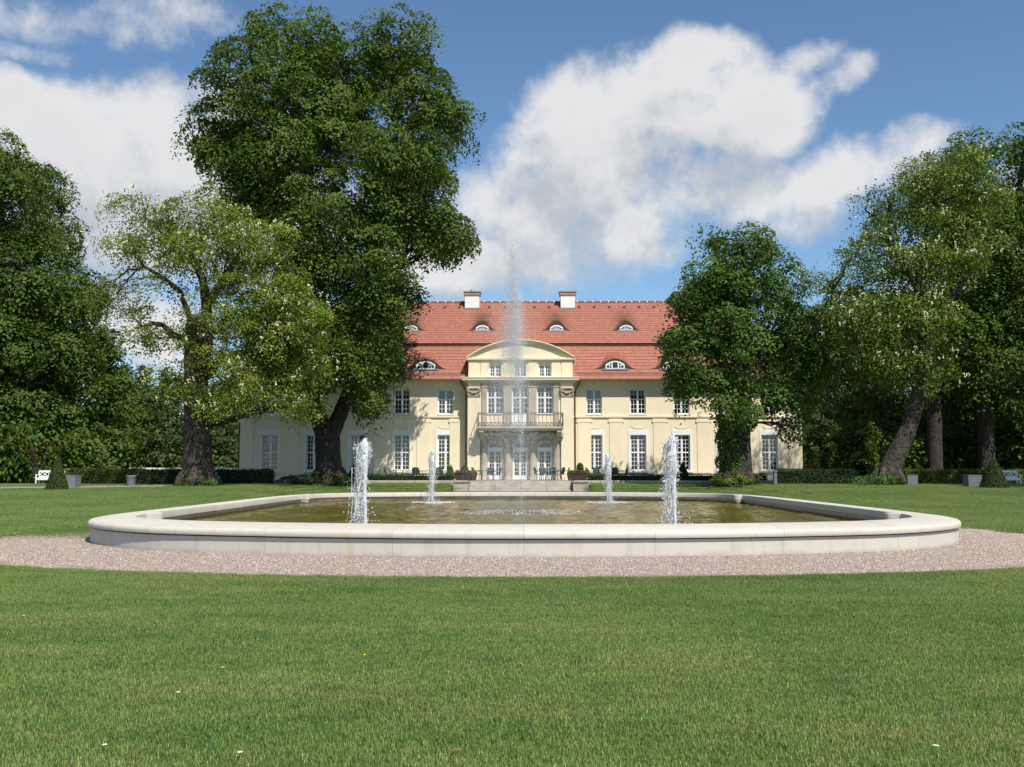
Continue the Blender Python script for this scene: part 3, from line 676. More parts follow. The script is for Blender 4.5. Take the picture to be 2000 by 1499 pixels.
k2 = inside([p + (p - Vector((0, PC))).normalized() * -0.26 for p in GRV], X, Y) & ~inside([p + (p - Vector((0, PC))).normalized() * 0.05 for p in OUTER], X, Y) & in_view(X, Y, 1)
scatter('gravel', np.stack([X[k2], Y[k2], 0 * X[k2] + 0.004], -1), peb, 0.9, 1.1, 'loose pinkish gravel stones before the pool', 'gravel')
# ------------------------------------------------------------------ the house
HY = 80.0; CYF = 79.0          # wing front, central block front
GZ0 = 0.62                     # foot of the walls
TZ = 0.80                      # terrace level
house = thing('manor_house', 'long pale yellow manor house with red mansard roof behind the pool', 'house', (0, HY, GZ0))
HX = 21.94
z80 = lambda y: zat(y, HY)
WALL_TOP = z80(742)
AX = [3.42 * 0 + xat(p, HY) for p in (528, 613.5, 699, 784.5, 870, 1161, 1246.5, 1332, 1417.5, 1503)]
GW = 1.24; GZB, GZT = z80(919), z80(850)
UZB, UZT = z80(809), z80(761.5)

def wall_holes(b, x0, x1, z0, z1, holes, y, reveal):
    """front face at y with rectangular holes (xa,xb,za,zb) and their reveals going back"""
    xs = sorted({x0, x1, *[h[0] for h in holes], *[h[1] for h in holes]}); zs = sorted({z0, z1, *[h[2] for h in holes], *[h[3] for h in holes]})
    for i in range(len(xs) - 1):
        for j in range(len(zs) - 1):
            cx, cz = (xs[i] + xs[i + 1]) / 2, (zs[j] + zs[j + 1]) / 2
            if any(h[0] < cx < h[1] and h[2] < cz < h[3] for h in holes): continue
            b.quad((xs[i], y, zs[j]), (xs[i + 1], y, zs[j]), (xs[i + 1], y, zs[j + 1]), (xs[i], y, zs[j + 1]))
    for a, c, d, e in holes:
        r = y + reveal
        b.quad((a, y, d), (a, r, d), (a, r, e), (a, y, e)); b.quad((c, y, d), (c, y, e), (c, r, e), (c, r, d))
        b.quad((a, y, e), (a, r, e), (c, r, e), (c, y, e)); b.quad((a, y, d), (c, y, d), (c, r, d), (a, r, d))

wing_holes = [(x - GW / 2, x + GW / 2, GZB, GZT) for x in AX] + [(x - GW / 2, x + GW / 2, UZB, UZT) for x in AX]
b = MB(); cb0 = 4.12
for s, (xa, xb) in ((-1, (-HX, -cb0 + .02)), (1, (cb0 - .02, HX))):
    wall_holes(b, xa, xb, GZ0 - .2, WALL_TOP, [h for h in wing_holes if xa < h[0] < xb], HY, 0.30)
DEP = 13.4
b.quad((-HX, HY, GZ0 - .2), (-HX, HY, WALL_TOP), (-HX, HY + DEP, WALL_TOP), (-HX, HY + DEP, GZ0 - .2))
b.quad((HX, HY, GZ0 - .2), (HX, HY + DEP, GZ0 - .2), (HX, HY + DEP, WALL_TOP), (HX, HY, WALL_TOP))
b.quad((-HX, HY + DEP, GZ0 - .2), (-HX, HY + DEP, WALL_TOP), (HX, HY + DEP, WALL_TOP), (HX, HY + DEP, GZ0 - .2))
b.build('wall', M['yellow'], house)
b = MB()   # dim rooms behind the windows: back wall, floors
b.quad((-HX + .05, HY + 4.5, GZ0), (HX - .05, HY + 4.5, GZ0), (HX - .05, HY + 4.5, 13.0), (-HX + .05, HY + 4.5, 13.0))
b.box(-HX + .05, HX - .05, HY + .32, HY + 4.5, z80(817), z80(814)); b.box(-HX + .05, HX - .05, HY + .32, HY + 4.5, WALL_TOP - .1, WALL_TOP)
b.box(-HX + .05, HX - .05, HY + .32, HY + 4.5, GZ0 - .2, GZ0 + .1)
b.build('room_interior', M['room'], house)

# --- windows (shared meshes, made round x = 0, y = 0, z = 0)
def window_meshes(w, h, rows_low, rows_up, fr=0.07, top_muntins=True, split=0.5, cols=2):
    f = MB(); hw = w / 2
    f.box(-hw, -hw + fr, 0, .08, 0, h); f.box(hw - fr, hw, 0, .08, 0, h); f.box(-hw + fr, hw - fr, 0, .08, 0, fr); f.box(-hw + fr, hw - fr, 0, .08, h - fr, h)
    zt = h * split
    f.box(-hw + fr, hw - fr, -.02, .07, zt - .055, zt + .055)
    f.box(-.055, .055, -.015, .075, fr, zt - .055); f.box(-.055, .055, -.012, .075, zt + .055, h - fr)
    m = MB(); mw = 0.016
    for (za, zb, rows) in ((fr, zt - .055, rows_low), (zt + .055, h - fr, rows_up if top_muntins else 0)):
        if not rows: continue
        for sx in (-1, 1):
            xa, xb = (-hw + fr, -.055) if sx < 0 else (.055, hw - fr)
            # sash edge
            m.box(xa, xa + .03, .012, .05, za, zb); m.box(xb - .03, xb, .012, .05, za, zb)
            for c in range(1, cols): xm = xa + (xb - xa) * c / cols; m.box(xm - mw, xm + mw, .015, .048, za, zb)
            if sx < 0:
                for r in range(1, rows): zm = za + (zb - za) * r / rows; m.box(-hw + fr + .01, hw - fr - .01, .018, .046, zm - mw, zm + mw)
    gl = MB(); gl.quad((-hw + fr, .04, fr), (hw - fr, .04, fr), (hw - fr, .04, h - fr), (-hw + fr, .04, h - fr))
    return f.mesh('window_frame', M['white']), m.mesh('muntins', M['white']), gl.mesh('glass', M['glass'])
def place_window(meshes, x, y, z, parent=house, name='window'):
    f = share(name, meshes[0], parent, (x, y, z)); share('muntins', meshes[1], f, (x, y, z)); share('glass', meshes[2], f, (x, y, z)); return f
gwin = window_meshes(GW - .004, GZT - GZB - .004, 4, 4, split=0.505)
uwin_blank = window_meshes(GW - .004, UZT - UZB - .004, 3, 2, top_muntins=False, split=0.60)
uwin = window_meshes(GW - .004, UZT - UZB - .004, 3, 2, split=0.60)
sur = MB(); sw = 0.16; gh = GZT - GZB
sur.box(-GW / 2 - sw, -GW / 2, -.035, .05, -.02, gh + .38); sur.box(GW / 2, GW / 2 + sw, -.035, .05, -.02, gh + .38); sur.box(-GW / 2, GW / 2, -.033, .05, gh, gh + .38)
sur_me = sur.mesh('window_surround', M['white_render'])
sl = MB(); sl.bbox(-GW / 2 - .2, GW / 2 + .2, -.13, .06, -.16, -.02, .02); sl_me = sl.mesh('window_sill', M['white_render'])
usl = MB(); usl.bbox(-GW / 2 - .05, GW / 2 + .05, -.06, .06, -.07, 0.0, .015); usl_me = usl.mesh('window_sill', M['white_render'])
orn = MB()
for (xa, za, xb, zb) in ((-.52, .16, -.30, 0), (-.30, 0, .30, 0), (.30, 0, .52, .16)):
    orn.quad((xa, -.03, za - .03), (xb, -.03, zb - .03), (xb, -.03, zb + .03), (xa, -.03, za + .03)); orn.quad((xa, -.03, za + .03), (xb, -.03, zb + .03), (xb, .01, zb + .03), (xa, .01, za + .03)); orn.quad((xa, .01, za - .03), (xb, .01, zb - .03), (xb, -.03, zb - .03), (xa, -.03, za - .03))
orn_me = orn.mesh('stucco_ornament', M['yellow_trim'])
rb_ = random.Random(4)
def blind(name, m, x, y, z0, z1, w, parent):
    bb = MB(); n = 14
    for i in range(n):
        xa, xb = x - w / 2 + w * i / n, x - w / 2 + w * (i + 1) / n
        bb.quad((xa, y + .02 * (i % 2), z0), (xb, y + .02 * ((i + 1) % 2), z0), (xb, y + .02 * ((i + 1) % 2), z1), (xa, y + .02 * (i % 2), z1))
    return bb.build(name, m, parent)
for i, x in enumerate(AX):
    wf = place_window(gwin, x, HY + .17, GZB + .002)
    s_ = share('window_surround', sur_me, house, (x, HY, GZB)); share('window_sill', sl_me, s_, (x, HY, GZB))
    share('stucco_ornament', orn_me, house, (x, HY, z80(837)))
    gh_ = GZT - GZB
    blind('blind', M['blind'], x, HY + .42, GZT - gh_ * (0.14 + 0.30 * rb_.random()), GZT, GW, wf)
    wf = place_window(uwin if i in (3, 6, 8) else uwin_blank, x, HY + .17, UZB + .002)
    share('window_sill', usl_me, wf, (x, HY, UZB))
    blind('blind', M['blind'], x, HY + .30, UZT - (UZT - UZB) * (0.42 if i not in (3, 6) else .2), UZT, GW, wf)
    if i in (4, 5): blind('curtain', M['curtain'], x, HY + .55, UZB, UZT, GW, wf)
# string course and flat pilaster strips
zs = z80(816)
for s, (xa, xb) in ((-1, (-HX - .05, -cb0)), (1, (cb0, HX + .05))):
    b = MB(); b.box(xa, xb, HY - .10, HY + .02, zs, zs + .14); b.box(xa, xb, HY - .05, HY + .02, zs - .08, zs); b.build('string_course', M['yellow_trim'], house)
mids = [(AX[i] + AX[i + 1]) / 2 for i in (0, 1, 2, 3, 5, 6, 7, 8)] + [-HX + .55, HX - .55, -5.0, 5.0]
ps = MB(); ps.box(-.52, .52, -.045, .01, 0, zs - .085 - GZ0); ps.box(-.62, .62, -.07, .01, zs - .085 - GZ0 - .30, zs - .0851 - GZ0 - .08); ps_me = ps.mesh('pilaster_strip', M['yellow'])
for i, x in enumerate(mids): share('pilaster_strip', ps_me, house, (x, HY, GZ0))

# --- roof
OV = 0.68
EY = HY - OV; EZ = zat(741, EY)
SL1, SL2 = math.tan(R(58)), math.tan(R(38))
def solve(y0, z0, sl, py):
    lo, hi = 0.0, 12.0
    for _ in range(60):
        mid = (lo + hi) / 2
        p = Vector((0, y0 + mid, z0 + mid * sl)) - CAM
        # photograph row of this point
        d_ = p.dot(fw); row = CYP - F * p.dot(upv) / d_
        if row > py: lo = mid
        else: hi = mid
    return lo
T1 = solve(EY, EZ, SL1, 672.5)
Y1, Z1 = EY + T1, EZ + T1 * SL1
EY2, EZ2 = Y1 - .22, Z1 + .03
T2 = solve(EY2, EZ2, SL2, 590.5)
EHX = HX + OV
low_eyes = [(xat(p, HY, 710), 0.86, 0.86) for p in (832, 1201, 1312, 720)]     # x, half width, height
up_eyes = [(xat(p, HY + 2.5, 640), 0.60, 0.62) for p in (803, 942, 1087, 1223, 1362, 664)]
def bell(u):                       # eyebrow line: round top, long swept ends
    u = abs(u)
    return np.where(u < 1.0, 1 - 0.42 * u ** 2, np.where(u < 2.0, 0.58 * (2.0 - u) ** 2, 0.0)) if isinstance(u, np.ndarray) else (1 - .42 * u * u if u < 1 else (.58 * (2 - u) ** 2 if u < 2 else 0))
def roof_slope(name, y0, z0, T, sl, nrows, hx0, eyes, vf_row, shallow, soot):
    """front slope: stepped tile rows, with the eyebrow dormers swelling out of it"""
    step = 0.16; xs = np.arange(-hx0, hx0 + step * .5, step); nx = len(xs)
    vf = T * vf_row / nrows
    H = np.zeros(nx); S = np.zeros(nx)
    for ex, hw_, hh in eyes:
        u = (xs - ex) / hw_; H = np.maximum(H, hh * np.where(np.abs(u) < 1, 1 - .42 * u ** 2, np.where(np.abs(u) < 2, .58 * (2 - np.abs(u)) ** 2, 0)))
        S = np.maximum(S, np.exp(-(u / 1.25) ** 2))
    lines = []          # (v, lifted?, eyebrow?)
    for r in range(nrows):
        va, vb = T * r / nrows, T * (r + 1) / nrows
        eye = r >= vf_row
        if r == vf_row: lines.append((va, 0.0, False, r))
        lines.append((va, 0.022, eye, r)); lines.append((vb, 0.0, eye, r + .999))
    V = []; soots = []; uvs = []
    nl = len(lines)
    for (v, lift, eye, rr_) in lines:
        hx = hx0 - v
        x = np.clip(xs, -hx, hx); z = np.full(nx, z0 + v * sl)
        if eye:
            zf = z0 + vf * sl
            ze = zf + H + shallow * (v - vf)
            bl = 0.10; ze = np.where(H > 1e-4, ze, -1e3)
            d_ = np.clip((ze - z) / bl * .5 + .5, 0, 1); z = np.where(ze > z + bl, ze, np.where(ze < z - bl, z, z * (1 - d_) + ze * d_ + bl * d_ * (1 - d_)))
        V.append(np.stack([x, np.full(nx, y0 + v) - lift * .5, z + lift], -1))
        so = np.zeros(nx)
        if soot and v > vf - .01: so = S * np.clip(1.65 - (v - vf) / (T * .36), 0, 1)
        soots.append(so); uvs.append(np.stack([x, np.full(nx, rr_)], -1))
    V = np.concatenate(V); so = np.concatenate(soots); UV = np.concatenate(uvs)
    faces = []; mi = []
    vfline = [i for i in range(nl - 1) if lines[i][0] == lines[i + 1][0] and not lines[i][2] and lines[i + 1][2]][0]
    for i in range(nl - 1):
        for j in range(nx - 1):
            a = i * nx + j; faces.append((a, a + 1, a + nx + 1, a + nx)); mi.append(1 if (i == vfline and max(H[j], H[j + 1]) > .05) else 0)
    me_ = bpy.data.meshes.new(name); me_.from_pydata((V - np.array(wl(house))).tolist(), [], faces)
    me_.materials.append(M['tile']); me_.materials.append(M['dark_gap']); me_.polygons.foreach_set('material_index', mi)
    at_ = me_.attributes.new('soot', 'FLOAT', 'POINT'); at_.data.foreach_set('value', so.astype(np.float32))
    ul = me_.uv_layers.new(name='uv'); li = np.zeros(len(me_.loops), np.int32); me_.loops.foreach_get('vertex_index', li); ul.data.foreach_set('uv', UV[li].astype(np.float32).ravel())
    o = link(bpy.data.objects.new(name, me_), house); WL[o.name] = wl(house); return o, vf
low_roof, VF1 = roof_slope('lower_roof', EY, EZ, T1, SL1, 11, EHX, low_eyes, 3, math.tan(R(33)), False)
up_roof, VF2 = roof_slope('upper_roof', EY2, EZ2, T2, SL2, 24, EHX - T1 + .22, up_eyes, 7, math.tan(R(17)), True)
low_roof['kind'] = 'stuff'; up_roof['kind'] = 'stuff'
BY = HY + DEP + OV     # back eave
def plain(b, pts): b.quad(*pts)
def hip(name, y0, z0, T, sl, hx0, ybk):
    b = MB(); z1 = z0 + T * sl
    for s in (-1, 1):
        p = [(s * hx0, y0, z0), (s * hx0, ybk, z0), (s * (hx0 - T), ybk - T, z1), (s * (hx0 - T), y0 + T, z1)]
        b.quad(*(p if s > 0 else p[::-1]))
    b.quad((hx0, ybk, z0), (-hx0, ybk, z0), (-(hx0 - T), ybk - T, z1), ((hx0 - T), ybk - T, z1))
    return b
BY2 = 2 * (EY2 + T2) - EY2; BY1 = BY2 + (EY2 - EY) - 0.0
b = hip('x', EY, EZ, T1, SL1, EHX, BY1); b.build('lower_roof_sides', M['tile'], house)
b = hip('x', EY2, EZ2, T2 - .001, SL2, EHX - T1 + .22, BY2); b.build('upper_roof_sides', M['tile'], house)
b = MB(); b.quad((-EHX, EY, EZ - .03), (EHX, EY, EZ - .03), (EHX, HY + .02, EZ - .03 + .06), (-EHX, HY + .02, EZ + .03)); b.quad((-EHX, EY, EZ - .03), (-EHX, EY, EZ), (EHX, EY, EZ), (EHX, EY, EZ - .03)); b.build('eaves_soffit', M['yellow_trim'], house)
b = MB(); b.box(-(EHX - T1) - .1, EHX - T1 + .1, EY2 + .05, EY2 + .5, EZ2 - .16, EZ2 - .03); b.build('roof_break_shade', M['dark_gap'], house)  # dark strip: overhang shade of the upper roof, put into the colour
for s, (xa, xb) in ((-1, (-EHX, -cb0 - .2)), (1, (cb0 + .2, EHX))):
    b = MB(); n = 8
    ring = lambda x, r: [(x, EY - .06 + r * math.cos(math.pi + math.pi * j / n), EZ - .01 + r * math.sin(math.pi + math.pi * j / n)) for j in range(n + 1)]
    b.loft([ring(xa, .085), ring(xb, .085)], False, True, False); b.loft([ring(xa, .075)[::-1], ring(xb, .075)[::-1]], False, True, False); b.build('gutter', M['zinc'], house)
    b = MB()
    for dz_ in (0.08, .2): b.tube([(xa, EY + .22, EZ + .22 * SL1 + dz_), (xb, EY + .22, EZ + .22 * SL1 + dz_)], .016, 5)
    for x in np.arange(xa + .3, xb, 1.2): b.box(x - .012, x + .012, EY + .2, EY + .36, EZ + .36 * SL1 - .05, EZ + .22 * SL1 + .24)
    b.build('snow_guard', M['zinc'], house)
RY, RZ = EY2 + T2, EZ2 + T2 * SL2; RHX = EHX - T1 + .22 - T2
b = MB()
for x in np.arange(-RHX, RHX, .66): b.loft([[(x + o_, RY + r * math.cos(math.pi * j / 6), RZ - .03 + r * math.sin(math.pi * j / 6)) for j in range(7)] for o_, r in ((0, .13), (.68, .105))], False, True, False)
o = b.build('ridge_tiles', M['tile'], house); o['kind'] = 'stuff'
b = MB()
for x in np.arange(-RHX, RHX, .66): b.loft([[(x + o_, RY + .138 * math.cos(math.pi * j / 6), RZ - .03 + .138 * math.sin(math.pi * j / 6)) for j in range(7)] for o_ in (-.03, .035)], False, True, False)
o = b.build('ridge_mortar', M['white_render'], house); o['kind'] = 'stuff'
b = MB(); vv = T2 * .86
for x in np.arange(-RHX + .4, RHX, 1.26): b.loft([[(x + r * math.cos(2 * math.pi * j / 8), EY2 + vv - .12 + yo, EZ2 + vv * SL2 + .02 + r * .7 * math.sin(2 * math.pi * j / 8)) for j in range(8)] for r, yo in ((.12, 0), (.10, .2))], True, True)
o = b.build('vent_tiles', M['dark_gap'], house); o['kind'] = 'stuff'
# --- eyebrow dormer windows
def eyebrow(ex, hw_, hh, y, z, panes):
    n = 20; hh0 = hh; hh = hh * .84; hw_ = hw_ * .94; prof = lambda u: hh * (1 - .46 * u * u)
    dz_ = 0.10
    b = MB(); us = [-.92 + 1.84 * i / n for i in range(n + 1)]
    # frame: arched band + sill
    outer_ = [(ex + u * hw_, max(prof(u) - .06, .05)) for u in us]; inner_ = [(ex + u * hw_ * .88, max(prof(u) - .16, .10)) for u in us]
    for i in range(n):
        (xa, za), (xb, zb) = outer_[i], outer_[i + 1]; (xc, zc), (xd, zd) = inner_[i], inner_[i + 1]
        b.quad((xc, y, z + zc), (xd, y, z + zd), (xb, y, z + zb), (xa, y, z + za)); b.quad((xc, y, z + zc), (xc, y + .06, z + zc), (xd, y + .06, z + zd), (xd, y, z + zd))
    b.box(outer_[0][0], outer_[-1][0], y - .03, y + .06, z + .0, z + .10); b.quad((outer_[0][0], y, z + .1), (inner_[0][0], y, z + .1), (inner_[0][0], y, z + inner_[0][1]), (outer_[0][0], y, z + outer_[0][1])); b.quad((inner_[-1][0], y, z + .1), (outer_[-1][0], y, z + .1), (outer_[-1][0], y, z + outer_[-1][1]), (inner_[-1][0], y, z + inner_[-1][1]))
    f = b.build('eyebrow_window', M['white'], house)
    b = MB()
    if panes == 'low':
        for u in (-.30, .30): b.box(ex + u * hw_ - .045, ex + u * hw_ + .045, y + .005, y + .05, z + .1, z + prof(u) - .12)
        b.box(ex - .72 * hw_, ex - .30 * hw_ - .045, y + .01, y + .045, z + .30, z + .345); b.box(ex + .30 * hw_ + .045, ex + .72 * hw_, y + .01, y + .045, z + .30, z + .345)
        for u in (-.55, .55): b.box(ex + u * hw_ - .02, ex + u * hw_ + .02, y + .012, y + .043, z + .1, z + prof(u) - .12)
    else:
        for a in (30, 60, 90, 120, 150):
            ca, sa = math.cos(R(a)), math.sin(R(a)); r0, r1 = .07, min(hh * .78 / max(sa, .35), hw_ * .8)
            p0 = (ex + ca * r0, z + .1 + sa * r0); p1 = (ex + ca * r1 * .95, z + .06 + sa * min(r1, hh * .74)); nx_, nz_ = -sa * .016, ca * .016
            b.quad((p0[0] - nx_, y + .01, p0[1] - nz_), (p1[0] - nx_, y + .01, p1[1] - nz_), (p1[0] + nx_, y + .01, p1[1] + nz_), (p0[0] + nx_, y + .01, p0[1] + nz_))
    b.build('muntins', M['white'], f)
    b = MB()
    for i in range(n):
        (xc, zc), (xd, zd) = inner_[i], inner_[i + 1]; b.quad((xc, y + .03, z + .06), (xd, y + .03, z + .06), (xd, y + .03, z + zd), (xc, y + .03, z + zc))
    b.build('glass', M['glass'], f)
    b = MB(); b.box(ex - hw_ * 1.25, ex + hw_ * 1.25, y - .10, y - .0301, z - .07, z + .05); b.build('lead_apron', M['zinc'], f)
for ex, hw_, hh in low_eyes: eyebrow(ex, hw_, hh, EY + VF1 - .035, EZ + VF1 * SL1 + .0, 'low')
for ex, hw_, hh in up_eyes: eyebrow(ex, hw_, hh, EY2 + VF2 - .035, EZ2 + VF2 * SL2, 'up')
# --- chimneys
for p in (923, 1108, 1330, 700):
    cx = xat(p, RY, 590); zt = zat(574, RY); zb = RZ - .75
    b = MB(); b.box(cx - .60, cx + .60, RY - .95, RY + .15, zb, zt - .22); ch = b.build('chimney', M['white_render'], house)
    b = MB(); b.box(cx - .70, cx + .70, RY - 1.05, RY + .25, zt - .24, zt - .14); b.box(cx - .66, cx + .66, RY - 1.01, RY + .21, zt - .14, zt - .02); b.box(cx - .74, cx + .74, RY - 1.09, RY + .29, zt - .02, zt + .05); b.build('chimney_cap', M['step'], ch)
    b = MB(); b.box(cx - .66, cx + .66, RY - 1.02, RY + .2, zb, RZ - .95 * SL2 + .12); b.build('lead_flashing', M['zinc'], ch)
    if p == 923:
        b = MB(); b.cone((cx - .08, RY - .4), .09, .07, zt + .05, zt + .26, 8); b.cone((cx + .16, RY - .4), .07, .05, zt + .05, zt + .2, 8); b.build('chimney_pot', M['dark_gap'], ch)

# --- central block
zc = lambda y: zat(y, CYF); xc_ = lambda p: xat(p, CYF, 860)
CH = 4.10
DX = [xc_(967), xc_(1016), xc_(1064.5)]
dw = 1.16
ZDB, ZDT = TZ + .0, zc(879); ZSP = zc(876); RAD = dw / 2
uZB, uZT = zc(808), zc(756); mZB = zc(845)
aZB, aZT = zc(735.5), zc(709.5)
ZCOR = zc(748)
b = MB()
holes = [(DX[0] - .62, DX[0] + .62, uZB, uZT), (DX[1] - .62, DX[1] + .62, mZB, uZT), (DX[2] - .62, DX[2] + .62, uZB, uZT)]
ZPT = zc(843)      # top of the stone portal
wall_holes(b, -CH, CH, ZPT, zc(742), holes, CYF, .28)
for s in (-1, 1):
    xa, xb = sorted((s * 3.2, s * CH)); b.quad((xa, CYF, GZ0 - .2), (xb, CYF, GZ0 - .2), (xb, CYF, ZPT), (xa, CYF, ZPT))
    p = [(s * CH, CYF, GZ0 - .2), (s * CH, HY + .3, GZ0 - .2), (s * CH, HY + .3, zc(742)), (s * CH, CYF, zc(742))]; b.quad(*(p if s > 0 else p[::-1]))
b.build('central_wall', M['yellow'], house)
# attic storey rising through the roof
b = MB(); wall_holes(b, -CH + .05, CH - .05, zc(743), zc(702), [(x - .47, x + .47, aZB, aZT) for x in DX], CYF + .06, .28)
for s in (-1, 1):
    x = s * (CH - .05); p = [(x, CYF + .06, zc(743)), (x, HY + 3.2, zc(743)), (x, HY + 3.2, zc(702)), (x, CYF + .06, zc(702))]; b.quad(*(p if s > 0 else p[::-1]))
b.build('attic_wall', M['yellow'], house)
for i, x in enumerate((-(CH - .5), -(CH - 1.35), (DX[0] + DX[1]) / 2, (DX[1] + DX[2]) / 2, CH - 1.35, CH - .5)):
    b = MB(); hw_ = .33 if i not in (0, 5) else .42; b.box(x - hw_, x + hw_, CYF + .0, CYF + .065, zc(737), zc(704.5)); b.build('attic_pilaster', M['yellow_trim'], house)
awin = window_meshes(.936, aZT - aZB - .004, 3, 1, top_muntins=False, split=0.86)
for x in DX:
    wf = place_window(awin, x, CYF + .24, aZB + .002); b = MB(); b.box(x - .52, x + .52, CYF - .02, CYF + .34, aZB - .08, aZB); b.build('window_sill', M['white_render'], wf)
    blind('curtain', M['curtain'], x - .30, CYF + .45, aZB, aZT, .25, wf); blind('curtain', M['curtain'], x + .30, CYF + .45, aZB, aZT, .25, wf)
uw = window_meshes(1.236, uZT - uZB - .004, 3, 2, split=.60)
for x in (DX[0], DX[2]):
    wf = place_window(uw, x, CYF + .15, uZB + .002); share('window_sill', usl_me, wf, (x, CYF, uZB))
    blind('curtain', M['curtain'], x, CYF + .45, uZB, uZT, 1.1, wf)
mw_ = window_meshes(1.236, uZT - mZB - .004, 3, 2, split=.78)
f = MB(); hh_ = uZT - mZB
bd = place_window(uw, DX[1], CYF + .15, uZB + .002, name='balcony_door')
b = MB(); b.box(DX[1] - .617, DX[1] + .617, CYF + .15, CYF + .22, mZB, uZB); b.box(DX[1] - .50, DX[1] - .08, CYF + .13, CYF + .15, mZB + .2, uZB - .15); b.box(DX[1] + .08, DX[1] + .50, CYF + .13, CYF + .15, mZB + .2, uZB - .15); b.build('door_panel', M['white'], bd)
blind('curtain', M['curtain'], DX[1], CYF + .45, uZB, uZT, 1.1, bd)
# stone strips between the upper windows
PX = [-(DX[2] - DX[0]) / 2 - .85 + DX[1], (DX[0] + DX[1]) / 2, (DX[1] + DX[2]) / 2, (DX[2] - DX[0]) / 2 + .85 + DX[1]]
for i, x in enumerate(PX):
    b = MB(); hw_ = .30 if i in (1, 2) else .19
    b.box(x - hw_, x + hw_, CYF - .10, CYF + .01, mZB + .05, zc(757)); b.box(x - hw_ - .04, x + hw_ + .04, CYF - .14, CYF + .01, zc(757), zc(752.5)); b.box(x - hw_ - .04, x + hw_ + .04, CYF - .13, CYF + .01, mZB, mZB + .2)
    b.build('window_pilaster', M['portal'], house)
b = MB(); b.box(PX[0] - .3, PX[3] + .3, CYF - .16, CYF + .01, zc(752.4), zc(748.2)); b.build('window_lintel', M['portal'], house)
# great pilasters with capitals
for s in (-1, 1):
    x = s * 3.60; b = MB(); b.box(x - .47, x + .47, CYF - .11, CYF + .01, GZ0 - .1, zc(775)); b.box(x - .47, x + .47, CYF - .11, CYF + .01, zc(757.5), zc(748.1)); b.box(x - .53, x + .53, CYF - .15, CYF + .01, GZ0 - .1, TZ + .35); pl = b.build('pilaster', M['yellow'], house)
    zt, zb = zc(757.6), zc(775)
    b = MB(); b.box(x - .56, x + .56, CYF - .26, CYF + .01, zt - .10, zt); b.box(x - .46, x + .46, CYF - .17, CYF + .01, zb + .04, zt - .10); b.box(x - .50, x + .50, CYF - .16, CYF + .01, zb - .02, zb + .04)
    for t_ in (-1, 1):
        cx = x + t_ * .43; cz = zt - .26
        pts = [(cx + t_ * .0 + .15 * (1 - k / 22) * math.cos(k * .62) * t_, CYF - .22, cz + .15 * (1 - k / 22) * math.sin(k * .62)) for k in range(18)]
        b.tube(pts, .035, 6)
        b.tube([(cx, CYF - .17, cz - .14), (cx + t_ * .02, CYF - .18, cz - .30), (cx, CYF - .17, cz - .42)], [.05, .06, .02], 6)
    b.tube([(x - .36, CYF - .2, zt - .24), (x - .18, CYF - .22, zt - .40), (x, CYF - .23, zt - .45), (x + .18, CYF - .22, zt - .40), (x + .36, CYF - .2, zt - .24)], [.03, .05, .06, .05, .03], 6)
    b.build('capital', M['capital'], pl)
# main cornice
b = MB(); zt, zb = zc(737.5), zc(748)
for (o_, za, zb_) in ((.12, zb, zb + .13), (.26, zb + .13, zb + .2), (.42, zb + .2, zb + .36), (.47, zb + .36, zt)):
    b.box(-CH - o_, CH + o_, CYF - o_, HY + .4, za, zb_)
b.build('main_cornice', M['yellow_trim'], house)
# upper cornice and segmental pediment
zt2, zb2 = zc(699.5), zc(705)
b = MB()
for (o_, za, zb_) in ((.08, zb2, zb2 + .08), (.2, zb2 + .08, zt2)): b.box(-CH - o_ + .05, CH + o_ - .05, CYF - o_ + .06, HY + 3.0, za, zb_)
b.build('attic_cornice', M['yellow_trim'], house)
half = CH + .13; rise = zc(664) - zt2; RR = (half ** 2 + rise ** 2) / (2 * rise); c0 = zt2 + rise - RR; amax = math.asin(half / RR); n = 40
arc = lambda r, a: (r * math.sin(a), c0 + r * math.cos(a))
b = MB(); angs = [-amax + 2 * amax * i / n for i in range(n + 1)]
tym = [arc(RR - .25, a) for a in angs]
pts = [(x, CYF + .08, max(z, zt2 + .001)) for x, z in tym]
for i in range(n): b.quad((pts[i][0], CYF + .08, zt2), (pts[i + 1][0], CYF + .08, zt2), pts[i + 1], pts[i])
ped = b.build('pediment', M['yellow'], house)
b = MB()
for (r0, r1, yo) in ((RR - .28, RR - .16, .02), (RR - .16, RR - .05, -.10), (RR - .05, RR + .03, -.20)):
    rings = []
    for a in angs:
        (x0, z0), (x1, z1) = arc(r0, a), arc(r1, a)
        z0 = max(z0, zt2 - .0); z1 = max(z1, zt2)
        rings.append([(x0, CYF + yo, z0), (x1, CYF + yo, z1), (x1, HY + 3.2, z1), (x0, HY + 3.2, z0)])
    b.loft(rings, True, False)
b.build('pediment_moulding', M['yellow_trim'], ped)
b = MB(); b.box(-half + .35, half - .35, CYF + .0, CYF + .081, zt2, zt2 + .07); b.build('pediment_sill', M['yellow_trim'], ped)
